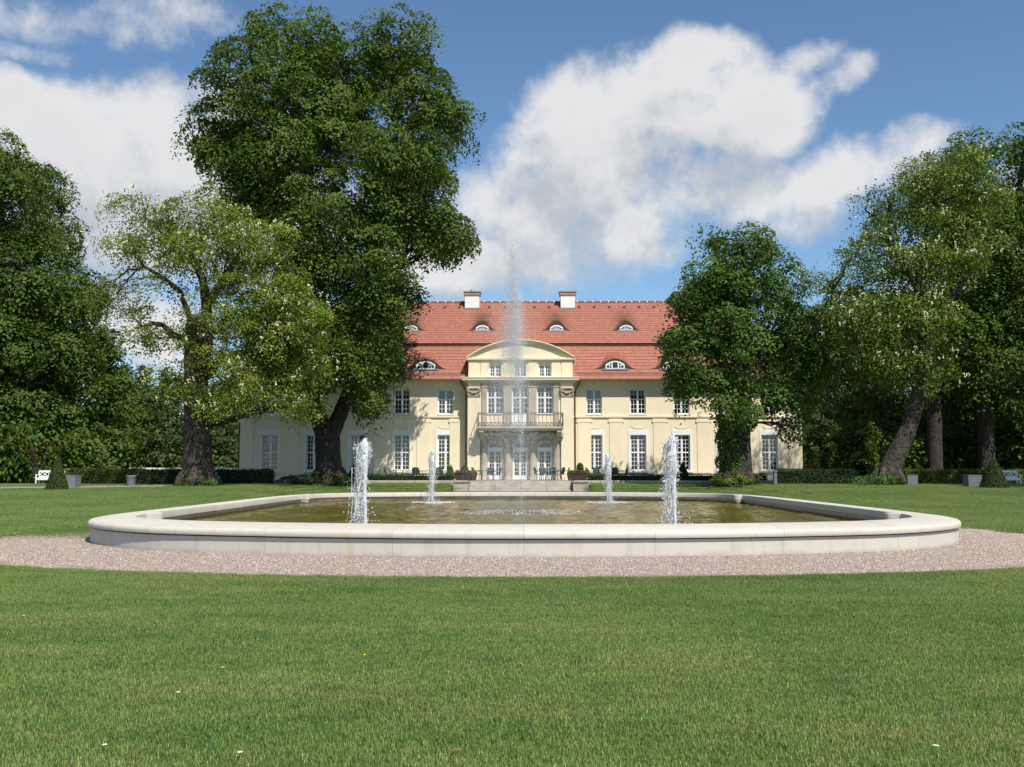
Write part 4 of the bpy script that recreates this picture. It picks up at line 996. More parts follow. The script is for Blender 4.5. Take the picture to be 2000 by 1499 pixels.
# --- portal: stone wall with three arched doorways
PB = CYF + .05
b = MB(); xs_ = [-3.2] + [v for x in DX for v in (x - RAD, x + RAD)] + [3.2]
for i in range(0, len(xs_), 2):
    b.quad((xs_[i], PB, GZ0 - .2), (xs_[i + 1], PB, GZ0 - .2), (xs_[i + 1], PB, ZPT), (xs_[i], PB, ZPT))
for x in DX:
    n = 16
    for k in range(n):
        xa, xb = x - RAD + 2 * RAD * k / n, x - RAD + 2 * RAD * (k + 1) / n
        za, zb_ = ZSP + math.sqrt(max(RAD ** 2 - (xa - x) ** 2, 0)), ZSP + math.sqrt(max(RAD ** 2 - (xb - x) ** 2, 0))
        b.quad((xa, PB, za), (xb, PB, zb_), (xb, PB, ZPT), (xa, PB, ZPT)); b.quad((xa, PB, za), (xa, PB + .3, za), (xb, PB + .3, zb_), (xb, PB, zb_))
    for s in (-1, 1): b.quad((x + s * RAD, PB, GZ0 - .2), (x + s * RAD, PB + .3, GZ0 - .2), (x + s * RAD, PB + .3, ZSP), (x + s * RAD, PB, ZSP))
b.build('portal_wall', M['portal'], house)
for x in PX:
    b = MB(); b.lathe((x, PB - .02), [(.34, GZ0 - .1), (.34, TZ + .12), (.30, TZ + .16), (.28, TZ + .24), (.27, 2.2), (.24, zc(862)), (.27, zc(861)), (.27, zc(858)), (.31, zc(857.4)), (.31, zc(854))], 20)
    b.build('engaged_column', M['portal'], house)
b = MB(); b.box(-3.3, 3.3, CYF - .42, CYF + .06, zc(853.9), zc(846)); b.box(-3.22, 3.22, CYF - .30, CYF + .06, zc(853.95) - .14, zc(853.9)); b.build('portal_entablature', M['portal'], house)
for k, x in enumerate(DX):
    y = PB + .14; fr = MB(); hw_ = RAD - .002
    fr.box(x - hw_, x - hw_ + .07, y, y + .09, ZDB, ZSP); fr.box(x + hw_ - .07, x + hw_, y, y + .09, ZDB, ZSP); fr.box(x - hw_, x + hw_, y - .04, y + .09, ZDT - .04, ZSP + .07)
    n = 18
    for i in range(n):
        a0, a1 = math.pi * i / n, math.pi * (i + 1) / n
        q = [(x + r * math.cos(a), y, ZSP + r * math.sin(a)) for r, a in ((hw_ - .07, a0), (hw_, a0), (hw_, a1), (hw_ - .07, a1))]; fr.quad(*q)
        fr.quad(*[(x + (hw_ - .07) * math.cos(a), yy, ZSP + (hw_ - .07) * math.sin(a)) for a, yy in ((a0, y), (a1, y), (a1, y + .06), (a0, y + .06))])
    d_ = fr.build('arched_doorway', M['white'], house)
    m_ = MB()
    for a in range(1, 6):
        an = math.pi * a / 6; r0, r1 = .14, hw_ - .06; ca, sa = math.cos(an), math.sin(an); w_ = .010
        m_.quad(*[(x + ca * r - sa * w_ * s2, y + .02, ZSP + .05 + sa * r * .97 + ca * w_ * s2) for r, s2 in ((r0, -1), (r1, -1), (r1, 1), (r0, 1))])
    for rr_ in (.14, .34):
        for i in range(12):
            a0, a1 = math.pi * i / 12, math.pi * (i + 1) / 12
            m_.quad(*[(x + r * math.cos(a), y + .02, ZSP + .05 + r * math.sin(a)) for r, a in ((rr_ - .010, a0), (rr_ + .010, a0), (rr_ + .010, a1), (rr_ - .010, a1))])
    m_.build('fanlight_bars', M['white'], d_)
    g_ = MB(); g_.quad((x - hw_ + .05, y + .05, ZDB + .3), (x + hw_ - .05, y + .05, ZDB + .3), (x + hw_ - .05, y + .05, ZSP), (x - hw_ + .05, y + .05, ZSP))
    for i in range(12):
        a0, a1 = math.pi * i / 12, math.pi * (i + 1) / 12; g_.quad((x, y + .05, ZSP), (x + (hw_ - .05) * math.cos(a0), y + .05, ZSP + (hw_ - .05) * math.sin(a0)), (x + (hw_ - .05) * math.cos(a1), y + .05, ZSP + (hw_ - .05) * math.sin(a1)))
    g_.build('glass', M['glass'], d_)
    for s in (-1, 1):
        xa, xb = (x - hw_ + .07, x - .004) if s < 0 else (x + .004, x + hw_ - .07)
        l_ = MB(); st_ = .085; zt_ = ZDT - .05
        l_.box(xa, xa + st_, y + .01, y + .07, ZDB + .01, zt_); l_.box(xb - st_, xb, y + .01, y + .07, ZDB + .01, zt_); l_.box(xa + st_, xb - st_, y + .012, y + .068, ZDB + .01, ZDB + .34); l_.box(xa + st_, xb - st_, y + .012, y + .068, zt_ - .08, zt_)
        lf = l_.build('door_leaf', M['white'], d_)
        xm = (xa + xb) / 2; l_.__init__()
        l_.box(xm - .013, xm + .013, y + .02, y + .06, ZDB + .34, zt_ - .08)
        za, zb_ = ZDB + .34, zt_ - .08
        for r in range(1, 6): zz = za + (zb_ - za) * r / 6; l_.box(xa + st_, xb - st_, y + .022, y + .058, zz - .014, zz + .014)
        o = l_.build('muntins', M['white'], d_)
# --- balcony
ZBT = zc(834.5); BH = 3.27; BYF = CYF - 1.35
b = MB(); b.box(-BH, BH, BYF, CYF, ZBT - .16, ZBT); b.box(-BH + .08, BH - .08, BYF + .08, CYF, ZBT - .30, ZBT - .16)
bal = b.build('balcony', M['portal'], house)
for s in (-1, 1):
    for xx in (s * 2.95,):
        b = MB(); prof = [(CYF + .02, ZBT - .30), (BYF + .12, ZBT - .30), (BYF + .10, ZBT - .42), (BYF + .22, ZBT - .60), (CYF - .45, ZBT - .72), (CYF - .25, ZBT - 1.0), (CYF + .02, ZBT - 1.18)]
        b.loft([[(xx - .17, y, z) for y, z in prof], [(xx + .17, y, z) for y, z in prof]], True, False); b.build('console', M['portal'], bal)
rt_z = ZBT + 1.02
def rail(pts, r, name): bb = MB(); bb.tube(pts, r, 6); return bb.build(name, M['iron'], bal)
cor = [(-BH + .05, CYF - .02), (-BH + .05, BYF + .06), (BH - .05, BYF + .06), (BH - .05, CYF - .02)]
for zz, r in ((rt_z, .032), (rt_z - .12, .016), (ZBT + .30, .016), (ZBT + .05, .02)): rail([(x, y, zz) for x, y in cor], r, 'railing_bar')
bal_me = None
for (xa, ya), (xb, yb) in zip(cor[:-1], cor[1:]):
    L_ = math.hypot(xb - xa, yb - ya); n = max(2, round(L_ / .30))
    for i in range(n + 1):
        if i == n and (xb, yb) != cor[-1]: continue
        x, y = xa + (xb - xa) * i / n, ya + (yb - ya) * i / n
        if bal_me is None:
            bb = MB(); bb.tube([(0, 0, 0), (0, 0, 1.02)], .017, 5); bal_me = bb.mesh('baluster', M['iron'])
        share('baluster', bal_me, bal, (x, y, ZBT), scale=(2.2, 2.2, 1) if i == 0 else None)
    bb = MB()
    for i in range(n):      # lattice band at the foot of the railing
        for (t0, z0, t1, z1) in ((i, .05, i + 1, .30), (i, .30, i + 1, .05), (i + .5, .05, i + .5, .30), (i, .17, i + .5, .30), (i + .5, .05, i + 1, .17)):
            bb.tube([(xa + (xb - xa) * t0 / n, ya + (yb - ya) * t0 / n, ZBT + z0), (xa + (xb - xa) * t1 / n, ya + (yb - ya) * t1 / n, ZBT + z1)], .017, 4)
        bb.tube([(xa + (xb - xa) * (i + .15) / n, ya + (yb - ya) * (i + .15) / n, rt_z - .12), (xa + (xb - xa) * (i + .5) / n, ya + (yb - ya) * (i + .5) / n, rt_z - .02), (xa + (xb - xa) * (i + .85) / n, ya + (yb - ya) * (i + .85) / n, rt_z - .12)], .009, 4)
    o = bb.build('lattice', M['iron'], bal); o['kind'] = 'stuff'
# --- downpipes
for s, m_ in ((-1, 'copper'), (1, 'copper')):
    x = s * (CH + .16); b = MB()
    b.tube([(x, HY - .10, GZ0), (x, HY - .10, zc(762)), (x + s * .12, HY - .25, zc(757)), (x + s * .38, EY + .0, zc(746)), (x + s * .38, EY - .05, EZ - .05)], .055, 8)
    b.build('downpipe', M[m_], house)
    x = s * (HX + .07); b = MB(); b.tube([(x, HY + .1, GZ0), (x, HY + .1, EZ - .4), (x, EY, EZ - .05)], .05, 8); b.build('downpipe', M['copper'], house)
# ------------------------------------------------------------------ terrace, steps
ter = thing('terrace', 'low stone edged terrace along the foot of the yellow house', 'terrace', (0, 75, 0))
TX0, TX1, TY0 = -24.0, 24.0, 71.9
b = MB(); b.box(TX0, -3.72, TY0 + .35, HY + 1, -.2, TZ - .01); b.box(3.72, TX1, TY0 + .35, HY + 1, -.2, TZ - .01); b.box(-3.72, 3.72, TY0 + .35, HY + 1, -.2, TZ - .0101); b.build('paving', M['terrace'], ter)
for s in (-1, 1):
    for i in range(11):
        xa = s * (3.72 + i * 1.85); xb = s * (3.72 + (i + 1) * 1.85 - .012); xa, xb = min(xa, xb), max(xa, xb)
        b = MB(); b.bbox(xa, xb, TY0, TY0 + .345, .3, TZ + .02, .02); b.build('edge_stone', M['step'], ter)
stp = thing('garden_steps', 'wide shallow stone steps rising to the terrace before the arched doors', 'steps', (0, 70, 0))
nst = 5; z0s = .06
for i in range(nst):
    za = z0s + (TZ - z0s) * i / nst; zb_ = z0s + (TZ - z0s) * (i + 1) / nst - (.004 if i == nst - 1 else 0); ya = 69.7 + .45 * i
    xe = np.linspace(-3.52, 3.52, 5)
    for j in range(4):
        b = MB(); b.bbox(xe[j] + .004, xe[j + 1] - .004, ya, ya + .8 if i < nst - 1 else 72.245, -.1, zb_, .025); b.build('step_stone', M['step'], stp)
for s in (-1, 1):
    x = s * 4.05; pr = thing('stone_pier', 'square pale stone pier %s of the garden steps' % ('left' if s < 0 else 'right'), 'pier', (x, 70, 0), 'piers beside the steps')
    b = MB(); b.box(x - .50, x + .50, 69.45, 71.85, -.1, .70); b.build('pier_block', M['step'], pr); b = MB(); b.bbox(x - .54, x + .54, 69.40, 71.88, .70, .78, .02); b.build('cap_stone', M['terrace'], pr)

# ------------------------------------------------------------------ foliage tools
def leaf_cards(P, N, size, rng, aspect=0.62, fold=0.12):
    n = len(P); t = unit(np.cross(N, rng.normal(size=(n, 3)))); bdir = np.cross(N, t); s = size[:, None]
    return np.stack([P - t * s * .5, P + bdir * s * .5 * aspect + N * s * fold, P + t * s * .5 - N * s * .08, P - bdir * s * .5 * aspect + N * s * fold], 1).reshape(-1, 3)
def leaves_mesh(name, P, N, size, rng, m, aspect=.62):
    return np_mesh(name, leaf_cards(P, N, size, rng, aspect), [(0, 1, 2, 3)], 4, m)
def clump_leaves(centres, normals, rc, per, rng, jit=0.36, droop=0.5, flat=0.16):
    """spray-like leaf clumps: a flattened dome of leaves round each centre"""
    n = len(centres); c = np.repeat(centres, per, 0); nr = np.repeat(normals, per, 0); r_ = np.repeat(rc, per)
    t = unit(np.cross(nr, rng.normal(size=nr.shape))); bb = np.cross(nr, t)
    a = rng.random(n * per) * 6.283; kk = np.repeat(rng.integers(3, 6, n), per) * .5; ph_ = np.repeat(rng.random(n) * 6.283, per)
    rad = np.sqrt(rng.random(n * per)) * (.50 + .75 * np.abs(np.sin(kk * a + ph_)) ** .8)
    h = (rng.random(n * per) - .5) * 2 * flat - droop * np.minimum(rad, 1.1) ** 2
    P = c + (t * (rad * np.cos(a))[:, None] + bb * (rad * np.sin(a))[:, None] + nr * h[:, None]) * r_[:, None]
    N = unit(nr + jit * rng.normal(size=nr.shape))
    return P, N
def lobe_clumps(lobes, per_m2, rng, rc0):
    Cs, Ns, Rs = [], [], []
    for (c, r, dens) in lobes:
        c = np.array(c); r = np.array(r); area = 4 * np.pi * ((r[0] * r[1]) ** 1.6 / 3 + (r[0] * r[2]) ** 1.6 / 3 + (r[1] * r[2]) ** 1.6 / 3) ** (1 / 1.6)
        n = max(4, int(area * per_m2 * dens)); d = unit(rng.normal(size=(n, 3)))
        q = np.where(rng.random(n) < .26, .15 + .5 * rng.random(n), 0.64 + 0.40 * rng.random(n) ** 0.6 + np.where(rng.random(n) < .10, .16 * rng.random(n), 0))
        Cs.append(c + d * r * q[:, None]); o = unit(d / r); Ns.append(unit(o * .75 + np.array([0, 0, .55]) + .25 * rng.normal(size=(n, 3)))); Rs.append(rc0 * (.6 + .8 * rng.random(n)))
    return np.concatenate(Cs), np.concatenate(Ns), np.concatenate(Rs)
def branch(b, p0, p1, r0, r1, rnd, n=6, sag=0.0, wob=.06):
    p0, p1 = Vector(p0), Vector(p1); L_ = (p1 - p0).length; pts = []; rad = []
    for i in range(n + 1):
        t = i / n; p = p0.lerp(p1, t)
        if 0 < i < n: p += Vector((rnd.uniform(-1, 1), rnd.uniform(-1, 1), rnd.uniform(-.6, .6))) * L_ * wob
        p.z += sag * L_ * math.sin(math.pi * t); pts.append(p); rad.append(r0 + (r1 - r0) * t ** .8)
    b.tube(pts, rad, 7, True, .15, rnd); return pts
def make_tree(name, label, cat, Y, base_px, trunk, lobes_px, mleaf, mbark, leaf, per_m2, per_clump, rc0, seed, flower=0.0, group=None, depth=.55, extra_branches=4, sub=2, xc_px=None, ivy=None):
    rng = np.random.default_rng(seed); rnd = random.Random(seed)
    base = at(base_px[0], base_px[1], Y); base.z = TERZ(base.x, Y)
    root = thing(name, label, cat, base, group); scl = F / Y
    xs_ = [l[0] for l in lobes_px]; x_c = xc_px if xc_px else (min(xs_) + max(xs_)) / 2; W = (max(l[0] + l[2] for l in lobes_px) - min(l[0] - l[2] for l in lobes_px)) / 2
    lobes = []
    for l in lobes_px:
        px, py, rx, ry = l[:4]; dens = l[4] if len(l) > 4 else 1.0
        D = math.sqrt(max(W ** 2 - (px - x_c) ** 2, (W * .25) ** 2)) / scl * depth
        for k in range(sub):
            dy = 0.0 if sub == 1 else (-D * (.35 + .4 * rnd.random()) if k == 0 else D * (.2 + .5 * rnd.random()))
            c = at(px + rnd.uniform(-.1, .1) * rx, py + rnd.uniform(-.1, .1) * ry, Y)
            lobes.append(((c.x, Y + dy, c.z), (rx / scl, max(.8 * (rx + ry) / 2 / scl, .6), ry / scl), dens))
    Cn, Nn, Rn = lobe_clumps(lobes, per_m2, rng, rc0)
    P, N = clump_leaves(Cn, Nn, Rn, per_clump, rng)
    # trunk
    b = MB(); off = wl(root)
    for path in trunk:
        pts = [at(p[0], p[1], Y + (p[3] if len(p) > 3 else 0)) for p in path]; rad = [p[2] / scl for p in path]
        if path is trunk[0]: pts[0].z = base.z - .3; 
        # refine
        P2, R2 = [], []
        for i in range(len(pts) - 1):
            for t in (0, .25, .5, .75): P2.append(pts[i].lerp(pts[i + 1], t)); R2.append(rad[i] + (rad[i + 1] - rad[i]) * t)
        P2.append(pts[-1]); R2.append(rad[-1]); b.tube(P2, R2, 18, True, .10, rnd)
    if True:
        pts0 = at(trunk[0][0][0], trunk[0][0][1], Y); r0 = trunk[0][0][2] / scl
        for k in range(7):      # root flare
            a = k * 2 * math.pi / 7 + rnd.random() * .5; b.tube([(base.x + math.cos(a) * r0 * .7, Y + math.sin(a) * r0 * .7, base.z + 1.1), (base.x + math.cos(a) * r0 * 1.05, Y + math.sin(a) * r0 * 1.05, base.z + .4), (base.x + math.cos(a) * r0 * 1.35, Y + math.sin(a) * r0 * 1.35, base.z - .15)], [r0 * .2, r0 * .28, r0 * .16], 7, True, .2, rnd)
    b.build('trunk', mbark, root)
    tips = [at(p[-1][0], p[-1][1], Y) for p in trunk]; allp = [at(q[0], q[1], Y + (q[3] if len(q) > 3 else 0)) for p in trunk for q in p[1:]]
    b = MB()
    for (c, r, d) in lobes:
        c = Vector(c); st = min(allp, key=lambda q: (q - c).length + (3.0 if q.z > c.z + 2 else 0))
        L_ = (c - st).length; r0 = min(.22, .04 + .018 * L_)
        br = branch(b, st, c, r0, r0 * .35, rnd, 6, .05)
        for k in range(extra_branches):
            q = np.array(c) + unit(rng.normal(size=3)) * np.array(r) * .85
            branch(b, br[3 + k % 3], q, r0 * .38, .015, rnd, 4, .04)
    o = b.build('branches', mbark, root); o['kind'] = 'stuff'
    size = leaf * (.5 + 1.0 * rng.random(len(P)))
    cr = bpy.data.objects.new('crown', leaves_mesh('crown', P - np.array(off), N, size, rng, mleaf)); link(cr, root); cr['kind'] = 'stuff'
    if flower:
        front = np.nonzero((Nn[:, 1] < .35) & (Nn[:, 2] > .15))[0]; pick = rng.choice(front, int(len(front) * flower), replace=False)
        k = 26; c = np.repeat(Cn[pick], k, 0); r_ = np.repeat(Rn[pick], k)
        # hanging racemes: pick a few anchor points in each clump, petals round each
        anc = np.repeat(Cn[pick], 4, 0) + rng.normal(size=(len(pick) * 4, 3)) * np.repeat(Rn[pick], 4)[:, None] * np.array([.5, .5, .3]) + np.repeat(Nn[pick], 4, 0) * .22 + np.array([0, -.15, 0])
        m_ = 10; c = np.repeat(anc, m_, 0); zz = rng.random(len(c)); w_ = (1 - zz) * .075
        PF = c + np.stack([rng.normal(size=len(c)) * w_, rng.normal(size=len(c)) * w_, -.26 * zz], -1)
        NF = unit(rng.normal(size=PF.shape) + np.array([.3, -.6, .4])); sf = .105 * (.7 + .6 * rng.random(len(PF)))
        fo = bpy.data.objects.new('blossom', leaves_mesh('blossom', PF - np.array(off), NF, sf, rng, M['flower'], .9)); link(fo, root); fo['kind'] = 'stuff'
    if ivy:
        px, py0, py1, w_ = ivy; n = 260; yy = rng.random(n) * (py1 - py0) + py0; Cs = []
        for y_ in yy:
            a = rng.random() * 6.283; q = at(px, y_, Y); rr_ = w_ / scl * (0.8 + .5 * rng.random()); Cs.append((q.x + math.cos(a) * rr_, Y + math.sin(a) * rr_, q.z))
        Cs = np.array(Cs); Ns = unit(Cs - np.array([at(px, 900, Y).x, Y, 0]) * np.array([1, 1, 0]) - np.array([0, 0, 1]) * Cs[:, 2:3] + np.array([0, 0, .4]))
        Pi, Ni = clump_leaves(Cs, Ns, np.full(n, .38), 34, rng, .7)
        io = bpy.data.objects.new('ivy', leaves_mesh('ivy', Pi - np.array(off), Ni, .15 * (.7 + .6 * rng.random(len(Pi))), rng, mleaf)); link(io, root); io['kind'] = 'stuff'
    return root

# ------------------------------------------------------------------ the big trees
make_tree('linden_tree', 'very tall dense linden with forked dark trunk standing before the house', 'tree', 70.5, (643, 930),
    [[(643, 935, 29), (641, 900, 25), (640, 865, 24), (640, 838, 24)], [(636, 850, 20), (622, 815, 17), (610, 775, 16), (612, 700, 14), (606, 560, 11), (600, 400, 8), (596, 220, 5)], [(645, 850, 19, .3), (664, 810, 15, .3), (680, 770, 14, .3), (705, 690, 12, .3), (735, 560, 10, .3), (752, 400, 8, .3), (775, 250, 5, .3)]],
    [(590, 95, 100, 68), (700, 135, 75, 55), (785, 110, 78, 58), (500, 195, 85, 75), (640, 200, 115, 90), (825, 200, 72, 75), (440, 285, 70, 62), (575, 300, 105, 85), (735, 300, 105, 95), (885, 240, 52, 42), (495, 385, 90, 65), (830, 330, 62, 70), (650, 420, 130, 85), (800, 420, 100, 62), (880, 462, 52, 34), (620, 530, 105, 85), (745, 520, 75, 70), (560, 630, 110, 75), (680, 650, 95, 65), (745, 595, 55, 80), (660, 720, 85, 52), (752, 690, 40, 55), (722, 780, 32, 36), (575, 720, 70, 50), (480, 320, 70, 60), (850, 470, 60, 40), (800, 560, 20, 30)],
    M['leaf_linden'], M['bark'], .21, 0.46, 130, 1.12, 31, depth=.62)
make_tree('black_locust', 'old black locust with thick cracked trunk and white blossom before the linden', 'tree', 64.5, (387, 938),
    [[(387, 942, 33), (386, 900, 28), (386, 840, 27), (384, 760, 24), (380, 690, 20), (377, 640, 15), (374, 620, 9)], [(392, 720, 15), (402, 660, 14), (404, 600, 10), (396, 545, 8), (372, 500, 6), (330, 470, 4)], [(368, 665, 8), (340, 655, 6), (318, 635, 5), (300, 632, 4), (272, 640, 3)], [(404, 600, 9), (440, 540, 7), (480, 480, 5), (520, 450, 3)], [(372, 625, 6), (352, 570, 5), (322, 545, 4), (280, 520, 3)], [(395, 740, 10), (440, 700, 8), (500, 680, 5), (560, 670, 3)]],
    [(300, 430, 80, 50), (420, 430, 85, 65), (525, 475, 85, 50), (255, 490, 50, 40, .7), (225, 575, 45, 25, .45), (565, 575, 60, 60), (470, 590, 85, 60), (540, 680, 95, 62), (430, 700, 75, 45, .8), (500, 765, 105, 42), (585, 790, 48, 32), (300, 560, 70, 32, .35), (320, 655, 70, 25, .45), (390, 500, 80, 55, .8), (270, 660, 45, 25, .45), (335, 490, 60, 40, .7), (440, 790, 60, 30, .8), (350, 740, 55, 40, .5), (260, 610, 50, 20, .3), (410, 640, 70, 45, .8), (455, 520, 70, 50), (395, 770, 60, 35, .7), (610, 640, 45, 45), (610, 720, 40, 40)],
    M['leaf_robinia'], M['bark_locust'], .14, 0.54, 105, 0.92, 32, flower=.5, depth=.5)
make_tree('ivy_clad_tree', 'medium leafy tree with ivy covered trunk before the right end of the house', 'tree', 69.0, (1437, 930),
    [[(1440, 936, 32), (1440, 890, 27), (1440, 830, 25), (1445, 760, 22), (1450, 660, 17), (1455, 560, 11), (1455, 480, 5)], [(1445, 760, 12), (1400, 690, 9), (1370, 640, 5)], [(1448, 720, 12), (1510, 660, 8), (1545, 620, 5)]],
    [(1452, 485, 62, 42), (1395, 550, 70, 55), (1500, 545, 58, 60), (1350, 590, 42, 36), (1365, 680, 68, 55), (1465, 640, 85, 65), (1545, 610, 30, 45), (1560, 690, 42, 60), (1400, 750, 80, 45), (1525, 765, 60, 45), (1330, 745, 36, 36), (1432, 800, 48, 38), (1390, 590, 75, 60), (1320, 660, 32, 30), (1560, 790, 36, 24, .6), (1390, 475, 30, 16), (1548, 830, 22, 30, .4), (1540, 680, 55, 55), (1592, 715, 34, 50), (1505, 705, 55, 45), (1580, 650, 30, 35)],
    M['leaf_right'], M['bark'], .20, 0.55, 105, .95, 33, depth=.48, ivy=(1430, 815, 915, 25))
make_tree('black_locust', 'leaning black locust with white blossom above the right hedge', 'tree', 66.0, (1735, 925),
    [[(1737, 945, 25), (1738, 920, 21), (1752, 885, 18), (1772, 845, 16), (1790, 790, 14), (1798, 740, 13), (1806, 690, 12), (1822, 630, 12), (1850, 580, 11), (1880, 545, 9), (1900, 520, 7)], [(1806, 690, 10), (1790, 600, 7), (1800, 500, 5), (1820, 400, 3)], [(1800, 700, 9), (1740, 620, 6), (1680, 580, 4), (1625, 570, 3)], [(1822, 630, 7), (1780, 545, 5), (1745, 490, 3)]],
    [(1840, 330, 80, 48), (1780, 375, 55, 48), (1712, 390, 32, 22), (1740, 425, 45, 35), (1715, 470, 55, 30, .8), (1830, 430, 85, 65), (1905, 390, 55, 70), (1750, 515, 75, 35), (1820, 530, 75, 50), (1680, 560, 55, 40, .7), (1605, 545, 48, 26, .6), (1700, 630, 85, 52), (1800, 630, 75, 55), (1725, 700, 75, 52, .8), (1630, 620, 55, 40, .7), (1660, 500, 24, 20, .4), (1780, 720, 70, 45, .7), (1880, 470, 60, 60)],
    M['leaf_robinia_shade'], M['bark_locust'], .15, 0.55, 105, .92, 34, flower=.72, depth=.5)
make_tree('chestnut_tree', 'tall dark green tree rising at the left edge of the photo', 'tree', 82.0, (-8, 930),
    [[(2, 935, 20), (2, 800, 17), (0, 600, 14), (0, 420, 9), (0, 300, 4)], [(1, 700, 11), (60, 560, 8), (90, 450, 4)]],
    [(15, 320, 75, 55), (60, 360, 50, 60), (-80, 330, 90, 70), (30, 430, 110, 75), (110, 470, 40, 55), (-60, 480, 120, 90), (60, 560, 120, 85), (150, 570, 40, 60), (-90, 620, 120, 90), (40, 690, 120, 70), (130, 680, 60, 60), (150, 600, 45, 40), (-50, 760, 120, 70), (80, 790, 80, 50, .8), (-140, 520, 110, 110)],
    M['leaf_dark'], M['bark'], .24, 0.36, 110, 1.3, 35, depth=.6)
make_tree('tall_linden', 'tall dark linden with straight trunk behind the leaning locust', 'tree', 76.0, (1826, 930),
    [[(1826, 940, 16), (1825, 860, 14), (1826, 760, 13), (1850, 600, 10), (1880, 420, 7), (1895, 300, 4)]],
    [(1890, 300, 62, 45), (1860, 380, 70, 60), (1930, 430, 70, 70), (1870, 500, 80, 70), (1920, 580, 80, 70), (1850, 640, 75, 60), (1900, 720, 80, 50), (1800, 740, 70, 40, .7)],
    M['leaf_dark'], M['bark'], .24, 0.36, 90, 1.2, 36, depth=.6)
make_tree('tall_linden', 'tall dark tree with straight black trunk at the right edge', 'tree', 76.5, (1926, 935),
    [[(1928, 945, 17), (1926, 860, 15), (1922, 760, 14), (1950, 600, 11), (1985, 420, 7), (2000, 300, 4)]],
    [(1985, 300, 60, 50), (2060, 330, 80, 70), (1990, 400, 75, 65), (2080, 470, 100, 80), (1985, 510, 75, 70), (1990, 620, 80, 65), (2080, 620, 100, 80), (1960, 710, 75, 50), (2050, 740, 90, 50), (1990, 780, 60, 35, .7)],
    M['leaf_dark'], M['bark'], .24, 0.36, 90, 1.2, 37, depth=.6)

# ------------------------------------------------------------------ the wood behind: a few kinds, copied
def proto_tree(name, seed, H, W, m, kind):
    rng = np.random.default_rng(seed); rnd = random.Random(seed); lobes = []
    if kind == 'conifer':
        for k in range(9):
            z = H * (.22 + .76 * k / 9); r = W * .5 * (1 - k / 9.5) + .3
            for j in range(3): a = rng.random() * 6.28; lobes.append(((math.cos(a) * r * .35, math.sin(a) * r * .35, z), (r * .8, r * .8, H * .07), 1))
    else:
        for k in range(15):
            t = rng.random(); z = H * (.22 + .66 * t); r = W * .5 * math.sin(math.pi * (.18 + .74 * t)) ; a = rng.random() * 6.28; q = r * (.3 + .4 * rng.random())
            lobes.append(((math.cos(a) * q, math.sin(a) * q, z), (W * .22, W * .22, H * .12), 1))
    Cn, Nn, Rn = lobe_clumps(lobes, .34, rng, 1.15); P, N = clump_leaves(Cn, Nn, Rn, 34, rng)
    root = bpy.data.objects.new(name, None)
    b = MB(); b.tube([(0, 0, -.5), (0, 0, H * .3), (rng.normal() * .3, 0, H * .6), (0, 0, H * .9)], [W * .035, W * .028, W * .018, .04], 10, True, .1, rnd)
    for (c, r, d) in lobes[:10]: branch(b, (0, 0, max(c[2] - H * .12, H * .2)), c, W * .01, .03, rnd, 4)
    t = bpy.data.objects.new('trunk', b.mesh('trunk', M['bark'])); t.parent = root
    c = bpy.data.objects.new('crown', leaves_mesh('crown', P, N, .38 * (.7 + .6 * rng.random(len(P))), rng, m)); c.parent = root; c['kind'] = 'stuff'
    return root
protoA = proto_tree('woodland_tree', 51, 16, 11, M['leaf_dark'], 'broad'); protoB = proto_tree('woodland_tree', 52, 15, 10, M['leaf_far'], 'broad'); protoC = proto_tree('conifer', 53, 18, 7, M['leaf_yew'], 'conifer')
protoD = proto_tree('shrub', 54, 5, 5.5, M['leaf_dark'], 'broad'); protoE = proto_tree('shrub', 55, 4.5, 5, M['leaf_far'], 'broad')
def place(proto, px, Y, s, label, group, rot=0, sz=None, cat='tree', py=880):
    c = copy_tree(proto); x = xat(px, Y, py); c.location = (x, Y, TERZ(x, Y)); c.rotation_euler = (0, 0, rot); c.scale = (s, s, sz if sz else s)
    tag(c, label, cat, group); return c
LW = 'tree in the dark wood behind the left hedge'; RW = 'tree in the dark wood behind the right hedge'
rp = random.Random(8)
for px, Y, s, sz, pr in ((-120, 78, 1.1, 1.15, protoA), (20, 86, 1.05, 1.1, protoA), (95, 82, .8, .85, protoA), (170, 92, .95, .9, protoA), (215, 104, .8, .72, protoA), (-60, 100, 1.2, 1.3, protoA), (60, 110, 1.2, 1.25, protoA)):
    place(pr, px, Y, s, LW, 'left wood', rp.random() * 6, sz)
for px, Y, s, sz in ((300, 112, .85, .72), (365, 106, .8, .74), (420, 100, .7, .62), (470, 112, .9, .8), (255, 118, .85, .66)):
    place(protoB, px, Y, s, 'paler green tree between the left locust and the house', 'trees left of the house', rp.random() * 6, sz)
for px, Y, s, sz in ((235, 150, 1.1, .95), (275, 155, 1.0, .98), (320, 150, 1.0, .93), (200, 160, 1.0, 1.0)):
    place(protoC, px, Y, s, 'dark distant conifer far beyond the left hedge', 'far conifers', rp.random() * 6, sz)
for px, Y, s, sz, pr in ((1625, 108, 1.15, 1.2, protoA), (1690, 100, 1.1, 1.2, protoA), (1760, 92, 1.1, 1.1, protoA), (1850, 96, 1.1, 1.15, protoA), (1930, 90, 1.1, 1.1, protoA), (2030, 86, 1.1, 1.2, protoA), (1590, 120, 1.1, 1.15, protoB), (1660, 125, 1.2, 1.35, protoB), (1800, 118, 1.3, 1.4, protoA), (1980, 115, 1.3, 1.3, protoA), (2100, 95, 1.2, 1.2, protoA), (1890, 84, .7, .7, protoA), (1720, 84, .7, .75, protoA)):
    place(pr, px, Y, s, RW, 'right wood', rp.random() * 6, sz)
